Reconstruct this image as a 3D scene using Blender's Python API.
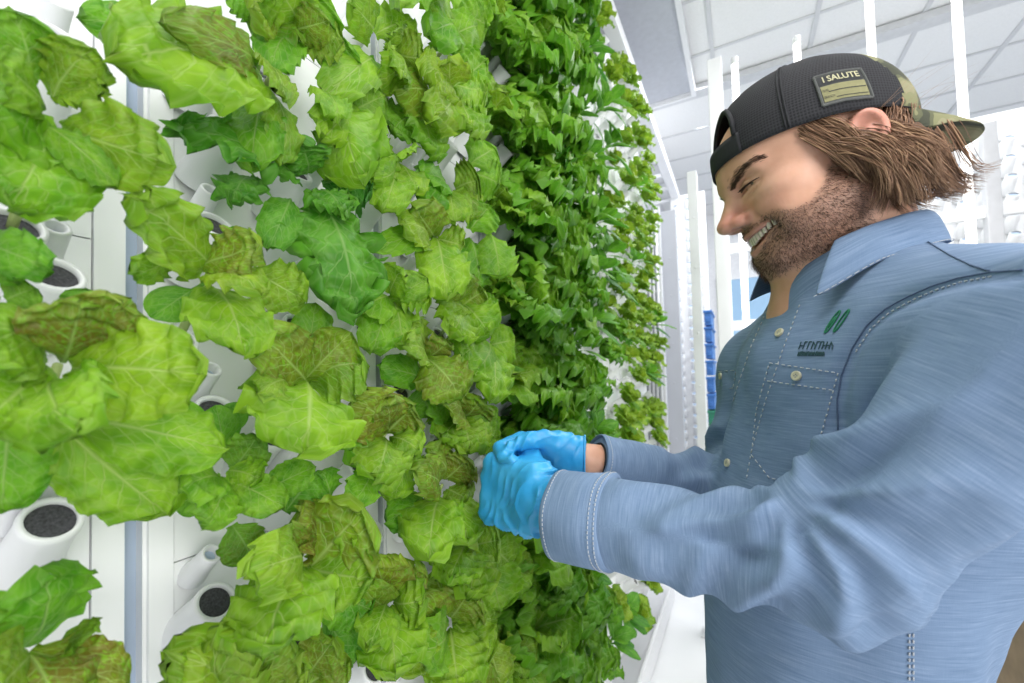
import bpy, bmesh, math, random
import numpy as np
from mathutils import Vector, Matrix, Euler
from mathutils.bvhtree import BVHTree

for o in list(bpy.data.objects):
    bpy.data.objects.remove(o)
SC = bpy.context.scene
COL = SC.collection
R = math.radians
rng = random.Random(7)
nrng = np.random.default_rng(7)

# ------------------------------------------------------------------ camera
CAM_POS = Vector((0.5, 0.0, 1.38))
YAW, PITCH, ROLL, FPX, SHIFT = R(28.1), R(1.9), R(-1.5), 427.0, 20.3
cd = bpy.data.cameras.new('camera')
cam = bpy.data.objects.new('camera', cd)
COL.objects.link(cam)
cam.location = CAM_POS
CAM_ROT = Matrix.Rotation(YAW, 3, 'Z') @ Matrix.Rotation(R(90)+PITCH, 3, 'X') @ Matrix.Rotation(ROLL, 3, 'Z')
cam.rotation_euler = CAM_ROT.to_euler()
cd.shift_y = SHIFT/1024
cd.sensor_width = 36
cd.lens = FPX / 1024 * 36
cd.clip_start = 0.01
cd.dof.use_dof = True
cd.dof.focus_distance = 0.52
cd.dof.aperture_fstop = 5.6
SC.camera = cam
SC.view_settings.view_transform = 'Standard'
SC.view_settings.look = 'None'
SC.view_settings.gamma = 1
SC.view_settings.use_curve_mapping = False
SC.view_settings.exposure = 0.0

# ------------------------------------------------------------------ light
world = bpy.data.worlds.new('world')
SC.world = world
world.use_nodes = True
world.node_tree.nodes['Background'].inputs[0].default_value = (0.93, 0.96, 1.0, 1)
world.node_tree.nodes['Background'].inputs[1].default_value = 0.56

def area(name, loc, target, sx, sy, power, col=(1, 1, 1)):
    l = bpy.data.lights.new(name, 'AREA')
    l.shape = 'RECTANGLE'; l.size = sx; l.size_y = sy; l.energy = power; l.color = col
    o = bpy.data.objects.new(name, l); COL.objects.link(o)
    o.location = loc
    o.rotation_euler = (Vector(target) - Vector(loc)).to_track_quat('-Z', 'Y').to_euler()
    return o
area('side_lamp_light', (2.3, -0.55, 1.75), (0.4, 0.6, 1.25), 1.3, 1.3, 48, (1.0, 0.985, 0.965))
area('face_fill_light', (0.65, 0.1, 3.2), (0.45, 0.7, 1.3), 1.2, 1.2, 26, (1.0, 0.985, 0.97))  # added overhead fill to brighten the face, stands for no fixture
area('aisle_fill_light', (1.2, 3.4, 3.3), (1.0, 3.6, 0), 2.2, 2.2, 95, (0.97, 0.98, 1.0))  # added fill that lifts the far aisle and ceiling, no real lamp

# ------------------------------------------------------------------ pixel helpers (1024 x 683 frame)
CR, CU, CF = CAM_ROT.col[0].copy(), CAM_ROT.col[1].copy(), -CAM_ROT.col[2]
def ray(px, py):
    return CF + CR * ((px - 512) / FPX) - CU * ((py - 341.5 - SHIFT) / FPX)
def atx(px, py, x):
    d = ray(px, py)
    return CAM_POS + d * ((x - CAM_POS.x) / d.x)
def aty(px, py, y):
    d = ray(px, py)
    return CAM_POS + d * ((y - CAM_POS.y) / d.y)
def atd(px, py, D):
    return CAM_POS + ray(px, py) * D
def proj(p):
    q = Vector(p) - CAM_POS
    D = q.dot(CF)
    return (512 + FPX * q.dot(CR) / D, 341.5 + SHIFT - FPX * q.dot(CU) / D, D)

# ------------------------------------------------------------------ materials
def nmat(name, rough=0.5):
    m = bpy.data.materials.new(name); m.use_nodes = True
    nt = m.node_tree
    b = nt.nodes['Principled BSDF']
    b.inputs['Roughness'].default_value = rough
    return m, nt, b
def N(nt, typ, **kw):
    n = nt.nodes.new(typ)
    for k, v in kw.items():
        if k.startswith('i_'):
            key = k[2:]
            n.inputs[int(key) if key.isdigit() else key].default_value = v
        else:
            setattr(n, k, v)
    return n
def ramp(nt, fac, stops):
    r = nt.nodes.new('ShaderNodeValToRGB')
    e = r.color_ramp.elements
    while len(e) > 1: e.remove(e[-1])
    e[0].position, e[0].color = stops[0][0], stops[0][1]
    for p, c in stops[1:]:
        el = e.new(p); el.color = c
    nt.links.new(fac, r.inputs[0])
    return r
def c4(*c): return (c[0], c[1], c[2], 1)
def mixc(nt, fac, a, b, mode='MIX'):
    n = nt.nodes.new('ShaderNodeMix'); n.data_type = 'RGBA'; n.blend_type = mode
    for s, v in ((n.inputs[0], fac), (n.inputs[6], a), (n.inputs[7], b)):
        if hasattr(v, 'links') or hasattr(v, 'is_output'): nt.links.new(v, s)
        else: s.default_value = v
    return n.outputs[2]
def math_(nt, op, a, b=None, c=None, clamp=False):
    n = nt.nodes.new('ShaderNodeMath'); n.operation = op; n.use_clamp = clamp
    for s, v in zip(n.inputs, (a, b, c)):
        if v is None: continue
        if hasattr(v, 'is_output'): nt.links.new(v, s)
        else: s.default_value = v
    return n.outputs[0]
def bump(nt, b, h, strength=0.3, dist=0.002):
    n = nt.nodes.new('ShaderNodeBump'); n.inputs['Strength'].default_value = strength
    n.inputs['Distance'].default_value = dist
    nt.links.new(h, n.inputs['Height']); nt.links.new(n.outputs[0], b.inputs['Normal'])
    return n
def simple(name, col, rough=0.5, var=0.05, scale=30, metal=0.0, spec=None, bmp=0.0):
    m, nt, b = nmat(name, rough)
    tc = N(nt, 'ShaderNodeTexCoord'); no = N(nt, 'ShaderNodeTexNoise', i_Scale=scale, i_Detail=3.0)
    nt.links.new(tc.outputs['Object'], no.inputs['Vector'])
    c0 = tuple(max(0, x * (1 - var)) for x in col); c1 = tuple(min(1, x * (1 + var)) for x in col)
    r = ramp(nt, no.outputs[0], [(0.3, c4(*c0)), (0.7, c4(*c1))])
    nt.links.new(r.outputs[0], b.inputs['Base Color'])
    b.inputs['Metallic'].default_value = metal
    if spec is not None: b.inputs['Specular IOR Level'].default_value = spec
    if bmp: bump(nt, b, no.outputs[0], bmp)
    return m
M = {}
M['white'] = simple('white_plastic', (0.80, 0.81, 0.83), 0.35, 0.02, 8)
M['panel'] = simple('panel_plastic', (0.90, 0.91, 0.92), 0.4, 0.015, 6)
M['channel'] = simple('channel_plastic', (0.40, 0.48, 0.60), 0.35, 0.03, 10)
M['foam'] = simple('foam', (0.055, 0.055, 0.062), 0.95, 0.5, 500, bmp=0.5)
M['hole'] = simple('hole_plastic', (0.42, 0.52, 0.66), 0.4, 0.05, 10)
M['frame'] = simple('frame_metal', (0.78, 0.79, 0.81), 0.4, 0.02, 10)
M['grey'] = simple('grey_metal', (0.47, 0.49, 0.53), 0.45, 0.04, 6)
M['floor'] = simple('floor_paint', (0.86, 0.87, 0.88), 0.35, 0.03, 3)
M['tile'] = simple('ceiling_tile', (0.83, 0.835, 0.84), 0.85, 0.03, 90, bmp=0.2)
M['tilegrid'] = simple('ceiling_grid', (0.62, 0.63, 0.65), 0.5, 0.03, 20)
M['blue'] = simple('blue_plastic', (0.05, 0.17, 0.48), 0.4, 0.1, 20)
M['paleblue'] = simple('pale_blue_paint', (0.33, 0.53, 0.74), 0.5, 0.05, 5)
M['card'] = simple('cardboard', (0.36, 0.25, 0.16), 0.8, 0.12, 25)
def emis(name, col, s):
    m = bpy.data.materials.new(name); m.use_nodes = True
    nt = m.node_tree; nt.nodes.remove(nt.nodes['Principled BSDF'])
    e = N(nt, 'ShaderNodeEmission'); e.inputs[0].default_value = c4(*col); e.inputs[1].default_value = s
    nt.links.new(e.outputs[0], nt.nodes['Material Output'].inputs[0])
    return m
M['led'] = emis('led_tube', (1.0, 0.99, 0.97), 3.5)

# ------------------------------------------------------------------ mesh helpers
class MB:
    """collects shapes into one mesh"""
    def __init__(s): s.v = []; s.f = []; s.m = []
    def add(s, vs, fs, mi=0):
        n = len(s.v); s.v += [tuple(v) for v in vs]
        s.f += [tuple(i + n for i in f) for f in fs]; s.m += [mi] * len(fs)
        return s
    def box(s, a, b, mi=0):
        x0, y0, z0 = a; x1, y1, z1 = b
        return s.add([(x0,y0,z0),(x1,y0,z0),(x1,y1,z0),(x0,y1,z0),(x0,y0,z1),(x1,y0,z1),(x1,y1,z1),(x0,y1,z1)],
              [(0,3,2,1),(4,5,6,7),(0,1,5,4),(1,2,6,5),(2,3,7,6),(3,0,4,7)], mi)
    def tube(s, pts, rad, n=8, mi=0, cap=True, flat=1.0):
        pts = [Vector(p) for p in pts]
        if not hasattr(rad, '__len__'): rad = [rad] * len(pts)
        up = None; rings = []
        for i, p in enumerate(pts):
            t = (pts[min(i+1, len(pts)-1)] - pts[max(i-1, 0)])
            if t.length < 1e-9: t = Vector((0,0,1))
            t.normalize()
            if up is None:
                up = t.orthogonal().normalized()
            up = (up - t * up.dot(t))
            if up.length < 1e-6: up = t.orthogonal()
            up.normalize(); w = t.cross(up)
            rings.append([p + (up * math.cos(2*math.pi*k/n) + w * math.sin(2*math.pi*k/n) * flat) * rad[i] for k in range(n)])
        vs = [q for r_ in rings for q in r_]; fs = []
        for i in range(len(pts)-1):
            for k in range(n):
                a = i*n+k; b = i*n+(k+1) % n
                fs.append((a, b, b+n, a+n))
        if cap:
            fs.append(tuple(range(n-1, -1, -1))); fs.append(tuple((len(pts)-1)*n+k for k in range(n)))
        return s.add(vs, fs, mi)
    def lathe(s, prof, axis, origin, n=20, mi=0):
        """prof: list of (r, h); axis: direction"""
        ax = Vector(axis).normalized(); u = ax.orthogonal().normalized(); w = ax.cross(u); o = Vector(origin)
        vs = []; fs = []
        for r_, h in prof:
            for k in range(n):
                a = 2*math.pi*k/n
                vs.append(o + ax*h + (u*math.cos(a) + w*math.sin(a))*r_)
        for i in range(len(prof)-1):
            for k in range(n):
                a = i*n+k; b = i*n+(k+1) % n
                fs.append((a, b, b+n, a+n))
        return s.add(vs, fs, mi)
    def build(s, name, mats, parent=None, smooth=False, bevel=0.0):
        me = bpy.data.meshes.new(name)
        me.from_pydata(s.v, [], s.f)
        for m in (mats if isinstance(mats, (list, tuple)) else [mats]): me.materials.append(m)
        me.polygons.foreach_set('material_index', s.m)
        if smooth: me.polygons.foreach_set('use_smooth', [True]*len(s.f))
        me.validate(); me.update()
        o = bpy.data.objects.new(name, me); COL.objects.link(o)
        if parent: o.parent = parent
        if bevel:
            bv = o.modifiers.new('bevel', 'BEVEL'); bv.width = bevel; bv.segments = 2; bv.limit_method = 'ANGLE'
        return o
def tag(o, label=None, cat=None, group=None, kind=None):
    if label: o['label'] = label
    if cat: o['category'] = cat
    if group: o['group'] = group
    if kind: o['kind'] = kind
    return o
def empty(name, loc=(0,0,0)):
    o = bpy.data.objects.new(name, None); COL.objects.link(o); o.location = loc
    o.empty_display_size = 0.05
    return o
def parent_keep(ch, par):
    """parent with world position kept (parents here are unrotated empties)"""
    ch.parent = par
    ch.location = Vector(ch.location) - par.location
# ================================================================== room
CZ = 3.38
floor = MB().box((-1.2, -2.4, -0.05), (3.6, 6.2, 0)).build('floor', M['floor']); tag(floor, kind='structure')
cl = MB().box((-1.2, -0.6, CZ), (3.6, 6.2, CZ+0.05)).build('ceiling', M['tile']); tag(cl, kind='structure')
g = MB()
for k in range(-3, 7): g.box((0.42+0.54*k-0.012, -0.6, CZ-0.008), (0.42+0.54*k+0.012, 6.2, CZ))
for k in range(-6, 8): g.box((-1.2, 2.9+0.45*k-0.010, CZ-0.007), (3.6, 2.9+0.45*k+0.010, CZ-0.001))
tag(g.build('trim_1', M['tilegrid']), kind='structure')
tag(MB().box((-1.2, 3.19, CZ-0.05), (3.6, 3.27, CZ-0.009)).build('trim_2', simple('beam_paint', (0.60,0.61,0.63), 0.5)), kind='structure')
tag(MB().box((-1.2, 6.0, 0), (3.6, 6.1, CZ)).build('wall_back', simple('wall_paint', (0.8,0.81,0.83), 0.6)), kind='structure')
tag(MB().box((-0.35, -0.5, 0), (-0.25, 6.0, CZ)).build('wall_left', simple('wall_paint_left', (0.7,0.71,0.74), 0.6)), kind='structure')
tag(MB().box((3.4, 0.8, 0), (3.5, 6.0, CZ)).build('wall_right', simple('wall_paint_right', (0.8,0.81,0.83), 0.6)), kind='structure')
# recessed grey panel in the ceiling beside the grow wall
gp = MB().box((-0.08, 2.15, CZ-0.045), (0.27, 3.22, CZ-0.01)).build('ceiling_light', simple('diffuser_grey', (0.46,0.48,0.53), 0.5))
tag(gp, 'unlit grey rectangular ceiling panel above the grow wall', 'ceiling light')
pf = MB()
for a, b in (((0.27,2.13,CZ-0.06),(0.30,3.24,CZ-0.009)), ((-0.1,2.13,CZ-0.06),(0.27,2.15,CZ-0.009)), ((-0.1,3.22,CZ-0.06),(0.27,3.24,CZ-0.009)), ((-0.1,2.15,CZ-0.06),(-0.08,3.22,CZ-0.009))): pf.box(a, b)
o = pf.build('frame', M['frame'], gp)
tb = MB().box((-0.02, -0.3, 3.03), (0.05, 4.4, 3.10))
for k in range(15): tb.box((-0.25, 0.2+0.3*k, 3.05), (-0.02, 0.23+0.3*k, 3.08))
tag(tb.build('top_rail', M['white'], bevel=0.004), 'white rail running along the top of the grow wall', 'rail')

# ------------------------------------------------------------------ grow wall
PITCHY, GAP0 = 0.305, 0.187
PX = 0.055            # how far the mouths of the ports stand out
AX = Vector((0.80, 0, 0.60)).normalized()
WZ0, WZ1 = 0.16, 2.92
_pm = {}
def port_meshes():
    L = 0.0685
    m = MB(); ro, ri = 0.0178, 0.0138
    m.lathe([(ro*1.28, -L), (ro*1.1, -L*0.75), (ro*1.02, -L*0.4), (ro, -0.012), (ro*1.03, -0.004), (ro*1.0, 0.0), (ri*1.03, 0.0), (ri, -0.004), (ri, -0.010)], AX, (0,0,0), 24)
    o = m.build('planting_port', M['white'], smooth=True)
    f = MB(); n = 24; u = AX.orthogonal().normalized(); w = AX.cross(u)
    vs = [AX*-0.003] + [AX*-0.0042 + (u*math.cos(2*math.pi*k/n)+w*math.sin(2*math.pi*k/n))*ri*0.99 for k in range(n)]
    f.add(vs, [(0, 1+k, 1+(k+1) % n) for k in range(n)])
    fo = f.build('foam_plug', M['foam'])
    s = MB(); c = Vector((-0.026, 0.005, 0.033))
    s.lathe([(0.0140, -0.037), (0.0105, -0.016), (0.0096, 0.010), (0.0088, 0.012), (0.0062, 0.011), (0.0060, 0.0)], AX, c, 16)
    s.lathe([(0.0061, 0.002), (0.0001, 0.002)], AX, c, 16, 1)
    so = s.build('drip_nozzle', [M['white'], M['hole']], smooth=True)
    for q in (o, fo, so): COL.objects.unlink(q)
    return o, fo, so
PO, PF, PS = port_meshes()
PORTS = {}
def make_panel(k):
    y0 = GAP0 + PITCHY*k + 0.009; y1 = y0 + PITCHY - 0.018
    root = empty('grow_panel', (0, y0, WZ0))
    W = lambda q: Vector(q) - Vector((0, y0, WZ0))
    fc = MB()
    def bx(a, b, mi=0): fc.box(W(a), W(b), mi)
    bx((-0.05, y0+0.002, WZ0), (-0.004, y1-0.002, WZ1))
    bx((-0.004, y0, WZ0), (0.003, y0+0.020, WZ1)); bx((-0.004, y1-0.022, WZ0), (0.003, y1, WZ1))
    z = 1.205 - 0.305*4
    while z < WZ1:
        a, b = max(z+0.0008, WZ0), min(z+0.305-0.0008, WZ1)
        if b > a: bx((-0.004, y0+0.0212, a), (0.001, y1-0.0232, b))
        z += 0.305
    o = fc.build('panel_face', M['panel'], root)
    for ci, dy in enumerate((0.041, 0.13, 0.236)):
        z = (1.175 if (ci != 1) == (k >= 0) else 1.085 if k >= 0 else 1.105) - 0.18*5
        j = -5
        while z < WZ1 - 0.12:
            if z > WZ0 + 0.12:
                p = Vector((PX, GAP0 + PITCHY*k + dy, z))
                q = PO.copy(); COL.objects.link(q); q.parent = root; q.location = W(p)
                f = PF.copy(); COL.objects.link(f); f.parent = q
                if k < 3:
                    s = PS.copy(); COL.objects.link(s); s.parent = root; s.location = W(p)
                PORTS[(k, ci, j)] = p
            z += 0.18; j += 1
    return root
NAMES = ['leftmost white grow panel at the photo edge, cut by the frame', 'second white grow panel, wide ports between big leaves',
         'third white grow panel, behind the gloved hands', 'fourth white grow panel, mostly hidden by dark frilly leaves',
         'fifth white grow panel, beyond the gloved hands', 'sixth white grow panel along the planted wall', 'seventh white grow panel along the planted wall',
         'eighth white grow panel, small yellow-green plants on it', 'last planted white grow panel before the slotted rack']
for k in range(-1, 8):
    tag(make_panel(k), NAMES[k+1], 'grow panel', 'white grow panels of the wall')
for k in range(0, 9):
    y = GAP0 + PITCHY*k
    m = MB().box((-0.045, y-0.0088, WZ0), (-0.014, y+0.0088, WZ1)); m.box((-0.014, y-0.0088, WZ0), (-0.002, y-0.0066, WZ1)); m.box((-0.014, y+0.0056, WZ0), (-0.001, y+0.0088, WZ1), 1)
    o = m.build('channel_strip', [M['channel'], M['panel']])
    ord_ = ['at the left photo edge', 'second from the left photo edge', 'in the middle of the near wall', 'just past the gloved hands']
    tag(o, 'blue-grey channel strip between grow panels, ' + (['out of frame at far left', 'leftmost in the photo, wide and upright', 'second from the left, beside white ports', 'third from the left, among light leaves'][k+1] if k < 3 else 'hidden among the far leaves'), 'strip', 'channel strips of the wall')
# gutter and skirting below the wall
gt = MB().box((-0.06, -0.2, 0.02), (0.10, 2.75, 0.06)); gt.box((0.085, -0.2, 0.06), (0.10, 2.75, 0.14)); gt.box((-0.06, -0.2, 0.06), (-0.05, 2.75, 0.155))
for q in (-0.15, 1.0, 2.0, 2.6): gt.box((-0.05, q, 0), (0.09, q+0.04, 0.02))
tag(gt.build('gutter', M['white'], bevel=0.003), 'white drain gutter along the foot of the grow wall', 'gutter')

# ------------------------------------------------------------------ slotted rack, posts and far wall
_r0 = aty(634, 330, 2.82).x; _r1 = aty(661, 330, 2.82).x
root = empty('slotted_rack', (_r0, 2.80, 0)); tag(root, 'white rack of thin vertical rods at the end of the planted wall', 'rack')
for k in range(7):
    x = 0.01 + (_r1-_r0-0.02)*k/6
    MB().tube([(x, 0.02, 0.65), (x, 0.02, 2.42)], 0.0085, 8).build('rod', M['white'], root, True)
for z in (0.65, 0.9, 1.45, 1.52, 1.9, 2.2, 2.42): MB().box((0, 0.03, z-0.008), (_r1-_r0, 0.045, z+0.008)).build('tie_bar', M['white'], root)
MB().box((-0.012, 0.046, 0), (0.004, 0.07, 2.45)).build('upright', M['frame'], root)
MB().box((_r1-_r0-0.004, 0.046, 0), (_r1-_r0+0.012, 0.07, 2.45)).build('upright', M['frame'], root)
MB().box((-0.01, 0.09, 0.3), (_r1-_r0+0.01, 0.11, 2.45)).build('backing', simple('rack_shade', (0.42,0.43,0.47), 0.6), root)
def post(x0, x1, y, z1, mat, label, w=0.06):
    m = MB().box((x0, y, 0.012), (x1, y+w, z1)); m.box((x0-0.02, y-0.02, 0), (x1+0.02, y+w+0.02, 0.012))
    for z in (0.9, 1.3, 1.58, 1.93, 2.2): m.lathe([(0.0001, 0.003), (0.006, 0.002), (0.007, 0)], (0, -1, 0), ((x0+x1)/2, y-0.0005, z), 10)
    tag(m.build('post', mat, bevel=0.003), label, 'post')
post(aty(665, 330, 3.25).x, aty(680, 330, 3.25).x, 3.25, 2.55, M['grey'], 'tall grey upright post at the end of the grow wall')
post(aty(693, 330, 2.45).x, aty(703, 330, 2.45).x, 2.45, 2.45, M['frame'], 'white upright post left of the perforated grow wall')

def far_wall(loc, w, h, label, z0=0.15, seedlings=False):
    """perpendicular white grow wall, facing the camera (-y)"""
    rt = empty('grow_wall', loc); tag(rt, label, 'grow wall')
    MB().box((0, 0, z0), (w, 0.05, z0+h)).build('wall_sheet', M['panel'], rt)
    ax = Vector((0, -0.72, 0.69)).normalized()
    m = MB(); n = int(w/0.085); nz = int(h/0.10)
    for i in range(n):
        for j in range(nz):
            c = Vector(((i+0.5)*w/n, -0.07, z0+0.08+j*(h-0.1)/nz + (0.05 if i % 2 else 0)))
            m.lathe([(0.026, -0.10), (0.023, 0), (0.018, 0)], ax, c, 10); m.lathe([(0.018, -0.004), (0.0001, -0.004)], ax, c, 10, 1)
    q = m.build('planting_port', [M['white'], M['hole']], rt, True); q['kind'] = 'stuff'
    return rt
far_wall((aty(681, 330, 4.3).x-0.05, 4.3, 0), 0.30, 2.9, 'white perforated grow wall beyond the grey post')
far_wall((1.42, 3.1, 0), 1.5, 2.52, 'white perforated grow wall at the right behind the cap bill')
# blue crates stack edge seen between the posts
_c0 = aty(703.5, 330, 3.5).x; _c1 = aty(713, 330, 3.5).x; _cw = _c1-_c0
for k in range(9):
    z = 0.72+0.125*k; bb = MB()
    bb.box((0.008, 0.01, 0), (_cw-0.008, 0.40, 0.095)); bb.box((0, 0, 0.095), (_cw, 0.41, 0.113)); bb.box((_cw*0.3, -0.002, 0.025), (_cw*0.7, 0.01, 0.055))
    o = bb.build('crate', M['blue'] if k > 2 else simple('green_plastic%d' % k, (0.03,0.22,0.14), 0.4), bevel=0.004); o.location = (_c0, 3.49, z)
    tag(o, ('blue' if k > 2 else 'dark green') + ' plastic crate in the narrow stack between the white posts, ' + ['lowest', 'second lowest', 'third from the bottom', 'fourth from the bottom', 'middle one', 'fourth from the top', 'third from the top', 'second from the top', 'topmost'][k], 'crate', 'crates stacked between the posts')
cs = MB().box((0, 0, 0.705), (_cw, 0.40, 0.72)); cs.box((0, 0, 0), (0.015, 0.40, 0.705)); cs.box((_cw-0.015, 0, 0), (_cw, 0.40, 0.705))
cs = cs.build('crate_stand', M['frame']); cs.location = (_c0, 3.49, 0)
tag(cs, 'narrow white stand under the stacked crates', 'stand')
# pale blue doors far behind the man
dr = empty('door_1', (aty(724, 300, 5.95).x, 5.985, 0)); dr['kind'] = 'structure'
MB().box((0, -0.05, 0), (1.15, 0.01, 2.5)).build('door_leaf', M['paleblue'], dr)
fm = MB().box((-0.06,-0.06,0),(0,0.01,2.56)).box((1.15,-0.06,0),(1.21,0.01,2.56)).box((0,-0.06,2.5),(1.15,0.01,2.56)).box((0.55,-0.06,0),(0.58,-0.05,2.5)).box((0,-0.06,1.28),(1.15,-0.05,1.34))
fm.build('door_frame', M['frame'], dr)
MB().tube([(0.5,-0.055,1.0),(0.5,-0.10,1.0),(0.42,-0.10,1.0)], 0.01).build('door_handle', M['grey'], dr)

# ------------------------------------------------------------------ LED rack behind the man
RY = 2.1
rk = empty('lamp_rack', (0.43, RY, 0)); tag(rk, 'white metal lamp rack frame behind the man', 'rack')
_xl = aty(721, 220, RY+0.06).x-0.43; _xr = aty(992, 180, RY+0.06).x-0.43
MB().box((_xl-0.03, 0.05, 0), (_xl+0.03, 0.10, 2.82)).build('upright', M['frame'], rk, bevel=0.003)
MB().box((_xr-0.02, 0.05, 0), (_xr+0.02, 0.09, 2.25)).build('upright', simple('upright_grey', (0.55,0.56,0.59), 0.5), rk, bevel=0.003)
MB().box((1.6, 0.05, 0), (1.66, 0.10, 2.82)).build('upright', M['frame'], rk, bevel=0.003)
for z in (0.35, 1.2, 1.58, 1.93):
    MB().box((_xl+0.03, 0.06, z-0.022), (1.6, 0.09, z+0.022)).build('rail', M['frame'], rk, bevel=0.002)
for i, (tx, tz) in enumerate(((aty(735, 70, RY+0.02).x, aty(735, 58, RY+0.02).z), (aty(797, 50, RY+0.02).x, aty(797, 37, RY+0.02).z), (aty(870, 20, RY+0.02).x, 3.0), (aty(962, 90, RY+0.02).x, 3.03))):
    zb = 0.30; H_ = tz - zb
    lt = empty('led_tube', (tx, RY+0.02, zb))
    tag(lt, ['bright vertical LED tube leftmost, rising beside the chin and cap', 'bright vertical LED tube just over the cap crown, second from the left', 'bright vertical LED tube above the cap patch, third from the left',
         'bright vertical LED tube crossing the cap bill'][i], 'lamp', 'vertical LED tubes')
    MB().tube([(0,0,0.03),(0,0,H_-0.03)], 0.0135, 10).build('tube', M['led'], lt, True)
    MB().tube([(0,0,0),(0,0,0.03)], 0.0145, 10).build('end_cap', M['white'], lt, True)
    MB().tube([(0,0,H_-0.03),(0,0,H_)], 0.0145, 10).build('end_cap', M['white'], lt, True)
# cardboard box behind the man, lower right
cb = empty('cardboard_box', (0.98, 1.15, 0)); tag(cb, 'tan cardboard box at lower right behind the shirt back', 'box')
MB().box((0,0,0),(0.5,0.6,0.95)).build('carton', M['card'], cb)
f_ = MB().box((-0.004,-0.004,0.95),(0.246,0.604,0.955)).box((0.254,-0.004,0.95),(0.504,0.604,0.955)); f_.build('flap', M['card'], cb)
# ================================================================== implicit-surface tools
def surface_nets(D, org, h):
    s = D < 0
    nx, ny, nz = D.shape
    cs = [(i, j, k) for i in (0, 1) for j in (0, 1) for k in (0, 1)]
    cnt = np.zeros((nx-1, ny-1, nz-1), np.int8)
    for i, j, k in cs: cnt += s[i:nx-1+i, j:ny-1+j, k:nz-1+k]
    idx = np.argwhere((cnt > 0) & (cnt < 8))
    cv = np.stack([D[idx[:,0]+i, idx[:,1]+j, idx[:,2]+k] for i, j, k in cs], 1)
    acc = np.zeros((len(idx), 3)); n = np.zeros(len(idx))
    for a in range(8):
        for b in range(a+1, 8):
            da = np.array(cs[b]) - np.array(cs[a])
            if np.abs(da).sum() != 1: continue
            m = (cv[:,a] < 0) != (cv[:,b] < 0)
            t = cv[m,a] / (cv[m,a] - cv[m,b])
            acc[m] += np.array(cs[a]) + t[:,None]*da; n[m] += 1
    V = (idx + acc/n[:,None])*h + np.array(org)
    idm = -np.ones((nx-1, ny-1, nz-1), np.int64); idm[idx[:,0], idx[:,1], idx[:,2]] = np.arange(len(idx))
    F = []
    for ax in range(3):
        o1, o2 = [(1, 2), (2, 0), (0, 1)][ax]
        sl = [slice(1, -1)]*3; sl[ax] = slice(0, -1); sl2 = list(sl); sl2[ax] = slice(1, None)
        A, B = s[tuple(sl)], s[tuple(sl2)]
        e = np.argwhere(A != B)
        if not len(e): continue
        flip = A[e[:,0], e[:,1], e[:,2]]
        e = e + 1; e[:,ax] -= 1
        def q(d1, d2):
            c = e.copy(); c[:,o1] -= d1; c[:,o2] -= d2
            return idm[c[:,0], c[:,1], c[:,2]]
        qd = np.stack([q(1,1), q(0,1), q(0,0), q(1,0)], 1)
        qd[~flip] = qd[~flip][:, ::-1]
        F.append(qd)
    F = np.concatenate(F); F = F[(F >= 0).all(1)]
    return V, F
class SDF:
    def __init__(s, lo, hi, h):
        s.lo = np.array(lo, float); s.h = h
        n = np.ceil((np.array(hi)-s.lo)/h).astype(int)+1
        ax = [(s.lo[i]+h*np.arange(n[i])).astype(np.float32) for i in range(3)]
        s.X, s.Y, s.Z = np.meshgrid(*ax, indexing='ij')
        s.D = np.full(s.X.shape, 1.0, np.float32)
    def ell(s, c, r, R_=None):
        x, y, z = s.X-c[0], s.Y-c[1], s.Z-c[2]
        if R_ is not None:
            r0, r1, r2 = R_   # rows: local axes
            x, y, z = x*r0[0]+y*r0[1]+z*r0[2], x*r1[0]+y*r1[1]+z*r1[2], x*r2[0]+y*r2[1]+z*r2[2]
        k0 = np.sqrt((x/r[0])**2+(y/r[1])**2+(z/r[2])**2); k1 = np.sqrt((x/r[0]**2)**2+(y/r[1]**2)**2+(z/r[2]**2)**2)+1e-9
        return k0*(k0-1)/k1
    def cap(s, a, b, ra, rb=None):
        rb = ra if rb is None else rb
        ba = np.array(b, float)-np.array(a, float); L2 = max(ba.dot(ba), 1e-12)
        x, y, z = s.X-a[0], s.Y-a[1], s.Z-a[2]
        t = np.clip((x*ba[0]+y*ba[1]+z*ba[2])/L2, 0, 1)
        return np.sqrt((x-t*ba[0])**2+(y-t*ba[1])**2+(z-t*ba[2])**2)-(ra+(rb-ra)*t)
    def box(s, c, hsz, R_, rad):
        x, y, z = s.X-c[0], s.Y-c[1], s.Z-c[2]
        L = [x*r[0]+y*r[1]+z*r[2] for r in R_]
        q = [np.abs(L[i])-(hsz[i]-rad) for i in range(3)]
        return np.sqrt(sum(np.maximum(v, 0)**2 for v in q))+np.minimum(np.maximum(np.maximum(q[0], q[1]), q[2]), 0)-rad
    def add(s, d, k=0.0):
        if k <= 0: s.D = np.minimum(s.D, d)
        else:
            hh = np.clip(0.5+0.5*(s.D-d)/k, 0, 1); s.D = s.D+(d-s.D)*hh-k*hh*(1-hh)
        return s
    def sub(s, d, k=0.0):
        d = -d
        if k <= 0: s.D = np.maximum(s.D, d)
        else:
            hh = np.clip(0.5-0.5*(s.D-d)/k, 0, 1); s.D = s.D+(d-s.D)*hh+k*hh*(1-hh)
        return s
    def mesh(s): return surface_nets(s.D, s.lo, s.h)
def relax(V, F, it=1, w=0.5):
    E = np.concatenate([F[:, [0,1]], F[:, [1,2]], F[:, [2,3]], F[:, [3,0]]])
    E = np.concatenate([E, E[:, ::-1]])
    for _ in range(it):
        a = np.zeros_like(V); c = np.zeros(len(V))
        np.add.at(a, E[:,0], V[E[:,1]]); np.add.at(c, E[:,0], 1)
        V = V*(1-w)+w*a/np.maximum(c, 1)[:,None]
    return V
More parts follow.
